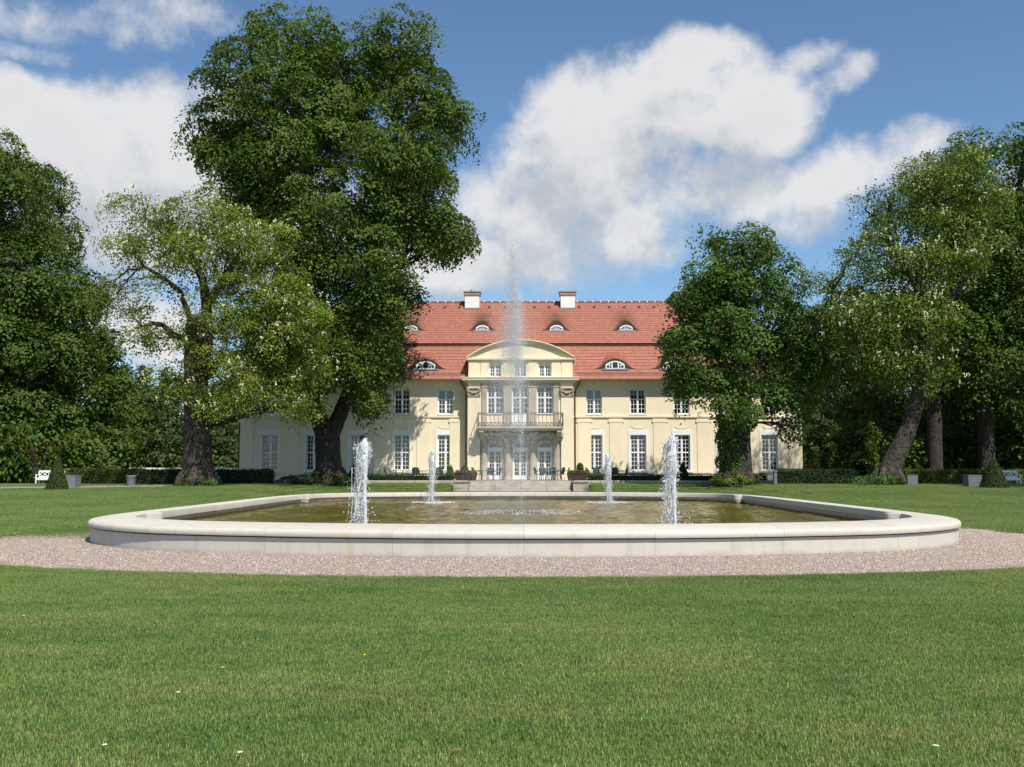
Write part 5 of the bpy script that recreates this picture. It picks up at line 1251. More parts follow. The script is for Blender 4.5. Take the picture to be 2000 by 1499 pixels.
tr_ = copy_tree(protoA); tr_.location = (40.5, 56.0, TERZ(40.5, 56.0)); tr_.scale = (1.6, 1.6, 1.65); tag(tr_, 'tall park tree shading the right hedge from beside the lawn', 'tree')
for px, Y, s, sz in ((30, 74, .9, .9), (-40, 72, 1.0, 1.0), (150, 80, .9, .85), (210, 86, 1.0, .95)):
    place(protoD, px, Y, s, 'dark bush behind the clipped left hedge', 'bushes behind the left hedge', rp.random() * 6, sz, 'bush')
for px, Y, s, sz in ((285, 97, 1.1, 1.0), (345, 98, 1.1, .95), (440, 97, 1.0, .9), (235, 100, 1.2, 1.2)):
    place(protoE, px, Y, s, 'green bush behind the white topped wall', 'bushes behind the white wall', rp.random() * 6, sz, 'bush')
for px, Y, s, sz in ((1760, 78, .8, .8), (1860, 80, .95, .9), (1990, 79, 1.0, .95), (1915, 82, 1.1, 1.05), (2060, 76, 1.0, 1.0), (1800, 84, 1.1, 1.1)):
    place(protoD, px, Y, s, 'dark bush under the trees behind the right hedge', 'bushes behind the right hedge', rp.random() * 6, sz, 'bush')

# ------------------------------------------------------------------ shrubs, hedges and topiary made leaf by leaf
for px, Y, s, sz in ((-150, 120, 2.0, 1.6), (-60, 128, 2.2, 1.7), (40, 122, 2.0, 1.6), (100, 108, 1.6, 1.3), (130, 126, 2.2, 1.7), (215, 130, 2.2, 1.6), (300, 132, 2.2, 1.6), (390, 128, 2.2, 1.5), (470, 134, 2.2, 1.6), (60, 96, 1.3, 1.1)):
    place(protoD, px, Y, s, 'dense undergrowth deep in the left wood', 'undergrowth of the left wood', rp.random() * 6, sz, 'bush')
for px, Y, s, sz in ((1575, 112, 2.0, 1.6), (1640, 110, 1.8, 1.5), (1690, 112, 2.0, 1.6), (1740, 104, 1.6, 1.4), (1800, 112, 2.0, 1.6), (1860, 108, 1.8, 1.5), (1930, 110, 2.0, 1.7), (2000, 106, 2.0, 1.6), (2090, 104, 2.0, 1.7), (1560, 130, 2.4, 1.9), (1680, 93, 1.2, 1.1), (1655, 97, 1.3, 1.1)):
    place(protoD, px, Y, s, 'dense undergrowth deep in the right wood', 'undergrowth of the right wood', rp.random() * 6, sz, 'bush')
def lobe_shrub(name, label, Y, lobes_px, m, leaf, seed, cat='bush', per=.9, pc=55, rc=.45, group=None, z0=None):
    rng = np.random.default_rng(seed); scl = F / Y
    bx = sum(l[0] for l in lobes_px) / len(lobes_px); c = at(bx, 930, Y); gz = TERZ(c.x, Y) if z0 is None else z0
    root = thing(name, label, cat, (c.x, Y, gz), group)
    lobes = []
    for px, py, rx, ry in lobes_px: q = at(px, py, Y); lobes.append(((q.x, Y, q.z), (rx / scl, rx / scl * .8, ry / scl), 1.0))
    Cn, Nn, Rn = lobe_clumps(lobes, per, rng, rc); P, N = clump_leaves(Cn, Nn, Rn, pc, rng)
    P[:, 2] = np.maximum(P[:, 2], gz + .03)
    o = bpy.data.objects.new('foliage', leaves_mesh('foliage', P - np.array(root.location), N, leaf * (.7 + .6 * rng.random(len(P))), rng, m)); link(o, root); o['kind'] = 'stuff'
    b = MB(); rnd = random.Random(seed)
    for (q, r, d) in lobes:
        for k in range(2): branch(b, (c.x + rnd.uniform(-.2, .2), Y, gz - .05), (q[0] + rnd.uniform(-.3, .3) * r[0], q[1], q[2]), .05, .015, rnd, 4)
    b.build('stems', M['bark'], root)
    return root
lobe_shrub('yew_bush', 'broad dark yew bush at the right corner of the house', 84.0, [(1600, 815, 40, 40), (1605, 860, 55, 45), (1640, 890, 40, 35), (1585, 895, 40, 35)], M['leaf_yew'], .22, 71, per=.8)
lobe_shrub('bright_bush', 'light green bush left of the leaning locust trunk', 76.0, [(1700, 865, 26, 40), (1690, 895, 30, 26), (1712, 840, 18, 22)], M['leaf_bright'], .17, 72, per=.8, pc=40)
lobe_shrub('weed_mound', 'mound of nettles and weeds at the leaning locust foot', 65.0, [(1705, 936, 38, 13), (1740, 934, 26, 14), (1675, 940, 20, 8)], M['leaf_right'], .12, 73, rc=.3, pc=45, per=2.0)
lobe_shrub('low_shrub', 'bright low shrub round the ivy clad tree foot', 67.6, [(1437, 935, 44, 14), (1405, 938, 24, 10), (1468, 938, 24, 10)], M['leaf_bright'], .11, 74, rc=.28, pc=45, per=2.2)
lobe_shrub('low_shrub', 'dark low shrub at the foot of the linden trunk', 69.0, [(605, 936, 40, 13), (658, 938, 36, 12), (560, 937, 32, 12), (690, 940, 20, 8)], M['leaf_box'], .12, 75, rc=.3, pc=45, per=2.2)
lobe_shrub('weed_tuft', 'green weeds round the thick locust trunk', 63.4, [(365, 943, 28, 9), (408, 942, 28, 9)], M['leaf_right'], .10, 76, rc=.22, pc=40, per=2.5)
lobe_shrub('copper_shrub', 'reddish leaved shrub in the left wood', 72.0, [(70, 885, 16, 14), (92, 870, 14, 12), (55, 880, 12, 10)], M['leaf_red'], .16, 77, rc=.35, pc=16, per=.8)

def hedge(name, label, x0, x1, y0, y1, z0, z1, m, leaf, dens, seed, group=None, cat='hedge'):
    rng = np.random.default_rng(seed); cx, cyy = (x0 + x1) / 2, (y0 + y1) / 2
    root = thing(name, label, cat, (cx, cyy, z0), group)
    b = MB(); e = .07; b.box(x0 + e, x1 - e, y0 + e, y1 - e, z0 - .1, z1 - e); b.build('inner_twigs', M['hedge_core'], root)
    Ps, Ns = [], []
    for (ax, val, nrm) in (('y', y0, (0, -1, 0)), ('z', z1, (0, 0, 1)), ('x', x0, (-1, 0, 0)), ('x', x1, (1, 0, 0)), ('y', y1, (0, 1, 0))):
        A = {'y': (x1 - x0) * (z1 - z0), 'z': (x1 - x0) * (y1 - y0), 'x': (y1 - y0) * (z1 - z0)}[ax]; n = int(A * dens * (.4 if nrm == (0, 1, 0) else 1))
        q = np.stack([x0 + (x1 - x0) * rng.random(n), y0 + (y1 - y0) * rng.random(n), z0 + (z1 - z0) * rng.random(n)], -1); k = 'xyz'.index(ax)
        q[:, k] = val + rng.normal(size=n) * .035 + .05 * np.sin(q[:, 0] * 1.3 + q[:, 2] * 4); Ps.append(q); Ns.append(unit(np.array(nrm) + .75 * rng.normal(size=(n, 3)) + np.array([0, 0, .3])))
    P = np.concatenate(Ps); N = np.concatenate(Ns)
    o = bpy.data.objects.new('foliage', leaves_mesh('foliage', P - np.array(root.location), N, leaf * (.6 + .8 * rng.random(len(P))), rng, m)); link(o, root); o['kind'] = 'stuff'; return root
def hedge_px(name, label, p0, p1, Y, ytop, m, leaf, dens, seed, dpt=1.0, group=None):
    xa, xb = xat(p0, Y, 930), xat(p1, Y, 930); zt = at((p0 + p1) / 2, ytop, Y).z; z0 = min(TERZ(xa, Y), TERZ(xb, Y))
    return hedge(name, label, xa, xb, Y, Y + dpt, z0, zt, m, leaf, dens, seed, group)
hedge_px('clipped_hedge', 'long olive green clipped hedge behind the left white bench', -120, 272, 74.0, 917.5, M['leaf_hedge'], .10, 520, 81)
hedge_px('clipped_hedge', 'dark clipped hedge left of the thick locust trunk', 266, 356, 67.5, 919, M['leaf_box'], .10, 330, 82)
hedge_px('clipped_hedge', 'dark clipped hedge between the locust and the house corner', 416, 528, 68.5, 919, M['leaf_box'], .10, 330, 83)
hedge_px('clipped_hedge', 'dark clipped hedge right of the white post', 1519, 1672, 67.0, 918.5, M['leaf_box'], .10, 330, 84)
hedge_px('clipped_hedge', 'long shaded hedge under the trees at the right', 1768, 2100, 73.0, 919.5, M['leaf_hedge'], .10, 450, 85)
hedge('box_hedge', 'low dark box hedge on the terrace left of the steps', -14.0, -4.75, 72.35, 72.95, TZ - .02, TZ + .42, M['leaf_box'], .07, 500, 86)
hedge('box_hedge', 'low dark box hedge on the terrace right of the steps', 4.75, 17.3, 72.35, 72.95, TZ - .02, TZ + .42, M['leaf_box'], .07, 500, 87)

def topiary(name, label, c, r, h, m, seed, kind='cone', z0=None, leaf=.085, dens=1100, pot=None, group=None):
    rng = np.random.default_rng(seed); x, y = c; gz = TERZ(x, y) if z0 is None else z0
    root = thing(name, label, 'topiary', (x, y, gz), group); n = int(dens * math.pi * r * h * (1.0 if kind == 'cone' else 1.6))
    a = rng.random(n) * 6.283
    if kind == 'cone':
        t = 1 - np.sqrt(rng.random(n)); rr_ = r * (1 - t) ** .9 * (1 + .07 * rng.normal(size=n)) + .03; P = np.stack([rr_ * np.cos(a), rr_ * np.sin(a), t * h + .03], -1); N = np.stack([np.cos(a), np.sin(a), np.full(n, r / h)], -1)
        core = [(r * .85, 0.0), (r * .45, h * .45), (.01, h * .93)]
    else:
        d = unit(rng.normal(size=(n, 3))); P = d * np.array([r, r, h / 2]) * (1 + .06 * rng.normal(size=(n, 1))) + np.array([0, 0, h / 2]); N = d; core = [(r * .3, h * .06), (r * .85, h * .4), (r * .8, h * .6), (r * .3, h * .93)]
    N = unit(N + .6 * rng.normal(size=(n, 3)))
    o = bpy.data.objects.new('foliage', leaves_mesh('foliage', P, N, leaf * (.7 + .6 * rng.random(n)), rng, m)); link(o, root); o['kind'] = 'stuff'
    b = MB(); b.lathe((x, y), [(q, gz + z) for q, z in core], 12); b.build('inner_twigs', M['hedge_core'], root)
    return root
def cone_px(label, px, Y, wpx, ytop, seed, m=M['leaf_yew'], z0=None, kind='cone', group=None):
    x = xat(px, Y, 930); gz = TERZ(x, Y) if z0 is None else z0; zt = at(px, ytop, Y).z
    return topiary('cone_topiary' if kind == 'cone' else 'ball_topiary', label, (x, Y), wpx / 2 * Y / F, zt - gz, m, seed, kind, gz, group=group)
cone_px('tall clipped yew cone beside the left white bench', 112, 58.5, 38, 889, 91)
cone_px('dark clipped yew cone before the right white bench', 1941, 61.0, 50, 893, 92)
cone_px('small dark cone before the house behind the left front jet', 690, 74.5, 22, 908, 93, M['leaf_box'], TZ)
cone_px('small dark cone before the house behind the right front jet', 1334, 74.5, 24, 902, 94, M['leaf_box'], TZ)
# ------------------------------------------------------------------ planters, benches, wall, post
def round_planter(label, px, Y, wpx, ytop, seed, mat_=None, square=False):
    x = xat(px, Y, 940); gz = TERZ(x, Y); zt = at(px, ytop, Y).z; r = wpx / 2 * Y / F
    t = thing('stone_planter', label, 'planter', (x, Y, gz), 'stone planters by the hedges'); b = MB(); h = zt - gz
    if square:
        b.loft([[(x + sx * q, Y + sy * q, z) for sx, sy in ((-1, -1), (1, -1), (1, 1), (-1, 1))] for q, z in ((r * .93, gz - .05), (r, zt - .05), (r * 1.03, zt - .05), (r * 1.03, zt), (r * .86, zt), (r * .84, zt - .12))], True, False)
    else:
        b.lathe((x, Y), [(r * .82, gz - .05), (r * .85, gz + .03), (r * .97, zt - .10), (r * 1.04, zt - .07), (r * 1.04, zt), (r * .88, zt), (r * .86, zt - .1)], 20)
    b.build('pot', M['planter'], t); b = MB(); b.cone((x, Y), r * .86, r * .5, zt - .1, zt - .06, 12); b.build('soil', M['soil'], t)
    return t
round_planter('square grey stone planter right of the left clipped cone', 140, 62.0, 26, 928, 1, square=True)
round_planter('pale stone pot at the end of the left dark hedge', 256, 64.5, 19, 929, 2)
round_planter('small grey stone planter under the right trees near the locust', 1779, 66.0, 20, 928, 3, square=True)
round_planter('larger grey stone planter left of the right clipped cone', 1899, 63.0, 26, 928, 4, square=True)
x = xat(1514, 66.6, 930); gz = TERZ(x, 66.6); t = thing('stone_post', 'slim pale stone post at the end of the right dark hedge', 'post', (x, 66.6, gz))
b = MB(); b.bbox(x - .10, x + .10, 66.5, 66.7, gz - .1, at(1514, 922, 66.6).z, .02); b.build('post_shaft', M['planter'], t); b = MB(); b.bbox(x - .13, x + .13, 66.47, 66.73, at(1514, 922, 66.6).z, at(1514, 919.5, 66.6).z, .02); b.build('post_cap', M['planter'], t)

def bench(label, px, Y, w, rot=0.0):
    x = xat(px, Y, 940); gz = TERZ(x, Y); t = thing('garden_bench', label, 'bench', (x, Y, gz), 'white garden benches')
    hw = w / 2
    for i in range(4): b = MB(); b.box(x - hw, x + hw, Y - .22 + .12 * i, Y - .12 + .12 * i, gz + .40, gz + .435); b.build('seat_slat', M['white'], t)
    for sx in (-1, 1):
        for yy in (-.22, .24):
            b = MB(); b.box(x + sx * hw - .035, x + sx * hw + .035, Y + yy - .035, Y + yy + .035, gz, gz + (.62 if yy < 0 else .9)); b.build('leg', M['white'], t)
        b = MB(); b.box(x + sx * hw - .04, x + sx * hw + .04, Y - .27, Y + .21, gz + .6, gz + .66); b.build('armrest', M['white'], t)
    b = MB(); b.box(x - hw + .036, x + hw - .036, Y - .24, Y - .20, gz + .28, gz + .398); b.build('apron', M['white'], t)
    b = MB(); b.box(x - hw + .036, x + hw - .036, Y + .215, Y + .265, gz + .44, gz + .54); b.box(x - hw + .036, x + hw - .036, Y + .215, Y + .265, gz + .80, gz + .93); bk = b.build('backrest', M['white'], t)
    n = 5
    for i in range(n):
        xa, xb = x - hw + .05 + (w - .1) * i / n, x - hw + .05 + (w - .1) * (i + 1) / n; xm = (xa + xb) / 2
        b = MB(); zz0, zz1, zm = gz + .535, gz + .805, gz + .67
        for p, q in (((xa, zm), (xm, zz1)), ((xm, zz1), (xb, zm)), ((xb, zm), (xm, zz0)), ((xm, zz0), (xa, zm))): b.tube([(p[0], Y + .24, p[1]), (q[0], Y + .24, q[1])], .024, 5)
        b.build('lattice_diamond', M['white'], bk)
    return t
bench('white wooden garden bench half hidden by the left clipped cone', 98, 70.0, 1.75)
bench('white garden bench in the shade at the right edge', 1968, 69.5, 1.5)
# white topped garden wall at the left
wy = 90.0; xa, xb = xat(190, wy, 915), xat(470, wy, 915); gz = TERZ(xa, wy); zt = at(330, 914, wy).z
t = thing('garden_wall', 'low garden wall with white coping beyond the left hedge', 'wall', ((xa + xb) / 2, wy, gz))
b = MB(); b.box(xa, xb, wy, wy + .35, gz - .2, zt - .24); b.build('wall_body', M['terrace'], t)
cuts = [190, 210.5, 224.5, 240, 270.5, 298, 330, 362, 395, 430, 470]
for p, q in zip(cuts[:-1], cuts[1:]): b = MB(); b.bbox(xat(p, wy, 915) + .03, xat(q, wy, 915) - .03, wy - .06, wy + .41, zt - .24, zt, .02); b.build('coping_slab', M['white_render'], t)

# ------------------------------------------------------------------ garden furniture on the terrace
def chair_proto():
    root = bpy.data.objects.new('garden_chair', None)
    def part(name, b, m=M['chair']): o = bpy.data.objects.new(name, b.mesh(name, m)); o.parent = root; return o
    b = MB(); b.bbox(-.25, .25, -.25, .24, .41, .45, .02); part('seat', b)
    b = MB(); n = 10
    ring = [[(-.26 + .52 * i / n, .24 + .05 * math.sin(math.pi * i / n) + k * .10, z + .05 * k * math.sin(math.pi * i / n)) for i in range(n + 1)] for k, z in ((0, .46), (.5, .68), (1, .90))]
    b.loft(ring, False, True, False); b.loft([[(x, y + .03, z) for x, y, z in r[::-1]] for r in ring], False, True, False); part('backrest', b)
    for sx in (-1, 1):
        b = MB(); b.tube([(sx * .24, -.22, 0), (sx * .25, -.23, .42), (sx * .27, -.23, .66)], .018, 6); part('leg', b)
        b = MB(); b.tube([(sx * .24, .32, 0), (sx * .25, .23, .42)], .018, 6); part('leg', b)
        b = MB(); b.tube([(sx * .27, -.24, .66), (sx * .29, 0, .68), (sx * .27, .28, .70)], .025, 6); part('armrest', b)
    return root
def table_proto():
    root = bpy.data.objects.new('garden_table', None)
    def part(name, b, m=M['chair']): o = bpy.data.objects.new(name, b.mesh(name, m)); o.parent = root; return o
    b = MB(); b.lathe((0, 0), [(.50, .70), (.53, .71), (.53, .735), (.50, .745)], 24); part('tabletop', b, M['tabletop'])
    for k in range(4):
        a = math.pi / 4 + k * math.pi / 2; b = MB(); b.tube([(math.cos(a) * .42, math.sin(a) * .42, 0), (math.cos(a) * .30, math.sin(a) * .30, .4), (math.cos(a) * .38, math.sin(a) * .38, .70)], .018, 6); part('leg', b)
    return root
ch_p, tb_p = chair_proto(), table_proto()
def put(proto, px, Y, rot, label, cat, group):
    c = copy_tree(proto); c.location = (xat(px, Y, 930), Y, TZ); c.rotation_euler = (0, 0, rot); tag(c, label, cat, group); return c
GL, GR = 'furniture on the terrace left of the doors', 'furniture on the terrace right of the doors'
for px, Y, a, l in ((760, 75.0, 1.4, 'leftmost green garden chair on the terrace'), (800, 74.6, -1.3, 'green garden chair facing left, second from the left end'), (812, 76.2, .2, 'green garden chair close to the house wall between two windows'),
                    (823, 75.0, 1.2, 'green garden chair turned right, left of the rear left jet'), (868, 74.9, -1.1, 'green garden chair right of the rear left jet'), (858, 76.3, .1, 'green garden chair by the wall behind the rear left jet'),
                    (932, 73.6, 1.3, 'green garden chair at the head of the steps, left side'), (958, 75.6, 0.0, 'green garden chair before the left arched door'), (969, 73.8, -1.4, 'green garden chair facing left before the left arched door')):
    put(ch_p, px, Y, a, l, 'chair', GL)
for px, Y, l in ((780, 75.2, 'round garden table at the left end of the terrace'), (846, 75.3, 'round garden table behind the rear left jet'), (948, 74.4, 'round garden table before the left arched door')): put(tb_p, px, Y, 0, l, 'table', GL)
for px, Y, a, l in ((1053, 73.6, 1.2, 'green garden chair at the head of the steps, right side'), (1062, 75.4, .3, 'green garden chair before the right arched door'), (1078, 75.9, -.2, 'green garden chair close to the right arched door'), (1092, 73.7, -1.2, 'green garden chair facing left beside the right pier'),
                    (1102, 75.2, -1.5, 'green garden chair before the right great pilaster'), (1154, 75.0, 1.3, 'green garden chair left of the rear right jet'), (1166, 76.2, .1, 'green garden chair by the wall behind the rear right jet'), (1203, 76.0, .2, 'green garden chair by the wall right of the rear right jet'), (1216, 74.9, -1.4, 'rightmost green garden chair on the terrace')):
    put(ch_p, px, Y, a, l, 'chair', GR)
for px, Y, l in ((1074, 74.4, 'round garden table before the right arched door'), (1090, 74.9, 'round garden table before the right great pilaster'), (1185, 75.2, 'round garden table behind the rear right jet')): put(tb_p, px, Y, 0, l, 'table', GR)
def flower_box(label, px0, px1, Y, seed):
    xa, xb = xat(px0, Y, 930), xat(px1, Y, 930); t = thing('flower_box', label, 'planter', ((xa + xb) / 2, Y, TZ), 'flower boxes on the terrace')
    b = MB(); b.loft([[(xa + q, Y - .3 + q, z), (xb - q, Y - .3 + q, z), (xb - q, Y + .3 - q, z), (xa + q, Y + .3 - q, z)] for q, z in ((.08, TZ + .0), (.0, TZ + .5), (-.03, TZ + .5), (-.03, TZ + .57), (.05, TZ + .57), (.06, TZ + .5))], True, False); b.build('trough', M['planter_wood'], t)
    rng = np.random.default_rng(seed); n = 1500; P = np.stack([xa + .05 + (xb - xa - .1) * rng.random(n), Y + (rng.random(n) - .5) * .6, TZ + .5 + .22 * rng.random(n)], -1)
    N = unit(rng.normal(size=(n, 3)) + np.array([0, -.5, .8])); k = rng.random(n) < .22
    for nm, sel, m_ in (('leaves', ~k, M['leaf_bright']), ('orange_flowers', k, M['copper_flower'])):
        o = bpy.data.objects.new(nm, leaves_mesh(nm, P[sel] - np.array(t.location), N[sel], .09 * (.7 + .6 * rng.random(sel.sum())), rng, m_)); link(o, t); o['kind'] = 'stuff'
    return t
M['copper_flower'] = mat('orange_flower', (0.42, 0.16, 0.05), 0.7, 0.2, 9.0)
flower_box('dark flower trough with orange flowers left of the doors', 888, 932, 72.9 + .6, 5)
flower_box('dark flower trough with green plants right of the doors', 1108, 1147, 72.9 + .6, 6)
cone_px('small green cone bush beside the left flower trough', 880, 74.6, 20, 908, 95, M['leaf_bright'], TZ + .1)
cone_px('upright dark green bush in the left flower trough', 908, 73.9, 13, 910, 96, M['leaf_right'], TZ + .4, 'ball')
cone_px('round green bush standing in the right flower trough', 1133, 73.9, 13, 905, 97, M['leaf_right'], TZ + .45, 'ball')
cone_px('small green cone bush beside the right flower trough', 1147, 74.4, 15, 916, 98, M['leaf_bright'], TZ + .2)

# ------------------------------------------------------------------ fountain jets
OCT = [(0, 2, 4), (2, 1, 4), (1, 3, 4), (3, 0, 4), (2, 0, 5), (1, 2, 5), (3, 1, 5), (0, 3, 5)]
def mist(name, P, size, stretch, rng, m, parent):       # very fine drops: four faces each
    n = len(P); base = np.array([[1, 0, -.6], [-.5, .87, -.6], [-.5, -.87, -.6], [0, 0, 1.2]]); a = rng.random(n) * 6.283; ca, sa = np.cos(a)[:, None], np.sin(a)[:, None]
    V = np.stack([base[:, 0] * ca - base[:, 1] * sa, base[:, 0] * sa + base[:, 1] * ca, np.tile(base[:, 2], (n, 1)) * stretch[:, None]], -1) * size[:, None, None]
    o = bpy.data.objects.new(name, np_mesh(name, (V + P[:, None, :]).reshape(-1, 3) - np.array(wl(parent)), [(0, 1, 3), (1, 2, 3), (2, 0, 3), (0, 2, 1)], 4, m, True)); link(o, parent); o['kind'] = 'stuff'; return o
def drops(name, P, size, stretch, rng, m, parent):
    n = len(P); base = np.array([[1, 0, 0], [-1, 0, 0], [0, 1, 0], [0, -1, 0], [0, 0, 1], [0, 0, -1.0]])
    V = base[None] * (size[:, None, None] * (.8 + .4 * rng.random((n, 6, 1)))); V[:, :, 2] *= stretch[:, None]
    V[:, :, 0] += V[:, :, 2] * (rng.normal(size=n) * .25)[:, None]
    V = (V + P[:, None, :]).reshape(-1, 3) - np.array(wl(parent))
    o = bpy.data.objects.new(name, np_mesh(name, V, OCT, 6, m, True)); link(o, parent); o['kind'] = 'stuff'; return o
G0 = 9.81
def foam_ring(x, y, n, r, rng, parent):
    a = rng.random(n) * 6.283; q = r * np.sqrt(rng.random(n)) * (1 + .3 * np.sin(3 * a)); P = np.stack([x + q * np.cos(a), y + q * np.sin(a) , wz + .012 + .05 * rng.random(n) ** 3], -1)
    return drops('splash_foam', P, .010 + .022 * rng.random(n) ** 2, np.full(n, .7), rng, M['foam'], parent)
def small_jet(label, px, Y, ytop, seed, drift, nd=5200):
    rng = np.random.default_rng(seed); rnd = random.Random(seed); x = xat(px, Y, 990); zt = at(px, ytop, Y).z; h = zt - wz
    t = thing('water_jet', label, 'water jet', (x, Y, wz), 'four small fountain jets round the tall one')
    b = MB(); n = 26; pts, rad = [], []
    for i in range(n + 1):
        u = i / n; pts.append((x + .012 * math.sin(u * 9 + seed) + drift * .05 * u * u, Y, wz - .02 + h * .97 * u)); rad.append((.032 + .034 * u ** 1.5 + .012 * rnd.random()) * (1.0 if u < .93 else .8))
    b.tube(pts, rad, 9, True, .35, rnd); b.build('water_column', M['foam'], t)
    # frothing head: lumpy shells falling back round the column
    b = MB(); top = pts[-1]; n = 20; rings = []
    ph = [rnd.random() * 6.28 for _ in range(4)]
    for i in range(n + 1):
        u = i / n; z = zt - u * h * .40; r = .025 + .088 * math.sqrt(min(1, u * 1.5)) * (1 + .10 * u); k = 16
        rings.append([(top[0] + drift * .30 * u + r * (1 + .22 * math.sin(3 * a + ph[0] + u * 6) + .16 * math.sin(5 * a + ph[1] - u * 11) + .12 * (rnd.random() - .5)) * math.cos(a), Y + r * (1 + .2 * math.sin(4 * a + ph[2] + u * 8)) * math.sin(a), z + .03 * math.sin(2 * a + ph[3])) for a in [2 * math.pi * j / k for j in range(k)]])
    for i in range(int(n * .6), n + 1): rings[i] = [(p[0], p[1], p[2] - .16 * h / 2 * (i / n - .6) * 2.5 * (rnd.random() * 1.6 - .6 + math.sin(j * 2.1 + ph[0]))) for j, p in enumerate(rings[i])]
    half_ = int(n * .55); b.loft(rings[:half_ + 1], False, True); b.build('foam_head', M['foam'], t)
    b = MB(); b.loft(rings[half_:], False, True); b.build('water_veil', M['sheet'], t)
    # ragged strands falling back on the lee side
    v0 = math.sqrt(2 * G0 * h); b = MB(); sg = 1 if drift > 0 else -1
    for c in range(18):
        vx, vy = drift * (.35 + .75 * rnd.random()) + rnd.uniform(-.10, .10), rnd.uniform(-.22, .22); t0 = rnd.uniform(.02, .12); t1 = t0 + rnd.uniform(.10, .36) * math.sqrt(h / 2.0); x0 = top[0] + rnd.uniform(-.09, .07); y0 = Y + rnd.uniform(-.09, .09); pts2 = []; r2 = []
        if rnd.random() < .45: t0 += .25 * math.sqrt(h / 2); t1 += .30 * math.sqrt(h / 2)
        for i in range(9):
            tt = t0 + (t1 - t0) * i / 8; z = zt - .08 - .5 * G0 * tt * tt
            if z < wz + .02: break
            pts2.append((x0 + vx * (tt + .1) + .040 * rnd.uniform(-1, 1), y0 + vy * tt + .040 * rnd.uniform(-1, 1), z)); r2.append((.003 + .019 * rnd.random() ** 2) * (.5 if i in (0, 8) else 1))
        if len(pts2) > 3: b.tube(pts2, r2, 5, True, .5, rnd)
    o = b.build('falling_strands', M['foam'], t); o['kind'] = 'stuff'
    ncl = 70; Ps, Ss, St = [], [], []; tf = math.sqrt(2 * h / G0)
    for c in range(ncl):
        m_ = int(nd / ncl * .8); tt = tf * rng.random() ** .7; vx, vy = drift * (.2 + .9 * rng.random()) + .09 * rng.normal(), .14 * rng.normal(); sp = .018 + .05 * tt / tf
        p = np.stack([top[0] + .07 * rng.normal() + vx * tt + sp * rng.normal(size=m_), Y + .10 * rng.normal() + vy * tt + sp * rng.normal(size=m_), zt - .1 - .5 * G0 * tt * tt + (.05 + .10 * tt / tf) * rng.normal(size=m_)], -1)
        p = p[(p[:, 2] > wz) & (p[:, 2] < zt)]; Ps.append(p); Ss.append(.003 + .013 * rng.random(len(p)) ** 3); St.append(1 + 1.6 * rng.random(len(p)))
    P = np.concatenate(Ps); drops('falling_drops', P, np.concatenate(Ss), np.concatenate(St), rng, M['foam'], t)
    n2 = 150; a = rng.random(n2) * 6.283; q = .12 + .38 * rng.random(n2); P = np.stack([x + drift * .2 + q * np.cos(a), Y + q * np.sin(a), wz + .45 * rng.random(n2) ** 2], -1)
    drops('splash_drops', P, .006 + .014 * rng.random(n2) ** 2, np.full(n2, 1.2), rng, M['foam'], t)
    foam_ring(x, Y, 1300, .8, rng, t)
    return t
YN, YF = 24.8, 44.0
small_jet('white frothing jet at the front left of the pool', 713, YN, 857, 101, -.35)
small_jet('white frothing jet at the front right of the pool', 1318, YN, 849, 102, -.30)
small_jet('smaller jet at the back left of the pool', 845, YF, 880, 103, -.10)
small_jet('smaller jet at the back right of the pool', 1187, YF, 886, 104, .12)
# tall central jet of fine spray
rng = np.random.default_rng(105); xcj = xat(1019, PC, 995); ztop = at(998, 470, PC).z; h = ztop - wz
cj = thing('tall_water_jet', 'tall thin central jet of fine white spray before the doors', 'water jet', (xcj, PC, wz))
v0 = math.sqrt(2 * G0 * h); tf = 2 * v0 / G0
def path(tt, vx, vy, frac): z = wz + frac * (v0 * tt - .5 * G0 * tt * tt); return z
n = 9000; u = rng.random(n) ** .8; tt = u * tf * .5 * .97; z = wz + (v0 * tt - .5 * G0 * tt * tt) * (1 - .22 * rng.random(n) ** 2); w_ = .04 + .14 * (z / h)
P = np.stack([xcj - .30 * (z / h) ** 2 + w_ * rng.normal(size=n) * .7, PC + w_ * rng.normal(size=n) * .7, z], -1); mist('rising_spray', P, .003 + .006 * rng.random(n) ** 2, 1.5 + 2.5 * rng.random(n), rng, M['spray'], cj)
n = 100000; fr = np.clip(.66 + .12 * rng.normal(size=n), .30, .97); tt = tf * (.40 + .60 * rng.random(n)); hh_ = fr * h
z = wz + hh_ * (1 - (2 * tt / tf - 1) ** 2); age = np.clip(tt / tf - .42, 0, 1)
vx = rng.normal(size=n) * 1.55 - .35; vy = rng.normal(size=n) * 1.55
P = np.stack([xcj - .25 + vx * age * 1.0 + .12 * rng.normal(size=n), PC + vy * age + .12 * rng.normal(size=n), z], -1); P = P[z > wz + .02]
mist('falling_mist', P, .0025 + .0050 * rng.random(len(P)) ** 2, 1 + 2.5 * rng.random(len(P)), rng, M['spray'], cj)
Ps = []
for c in range(30):         # strings of heavier drops
    m_ = 40; f_ = .55 + .45 * rng.random(); tc_ = .46 + .5 * rng.random(); zc_ = wz + f_ * h * (1 - (2 * tc_ - 1) ** 2); ag = tc_ - .42; q = rng.normal(size=2) * .9
    Ps.append(np.stack([xcj - .3 + q[0] * ag + .05 * rng.normal(size=m_), PC + q[1] * ag + .05 * rng.normal(size=m_), zc_ + .30 * rng.normal(size=m_)], -1))
P = np.concatenate(Ps); P = P[P[:, 2] > wz]; drops('bright_drops', P, .005 + .010 * rng.random(len(P)) ** 2, 1 + 1.5 * rng.random(len(P)), rng, M['foam'], cj)
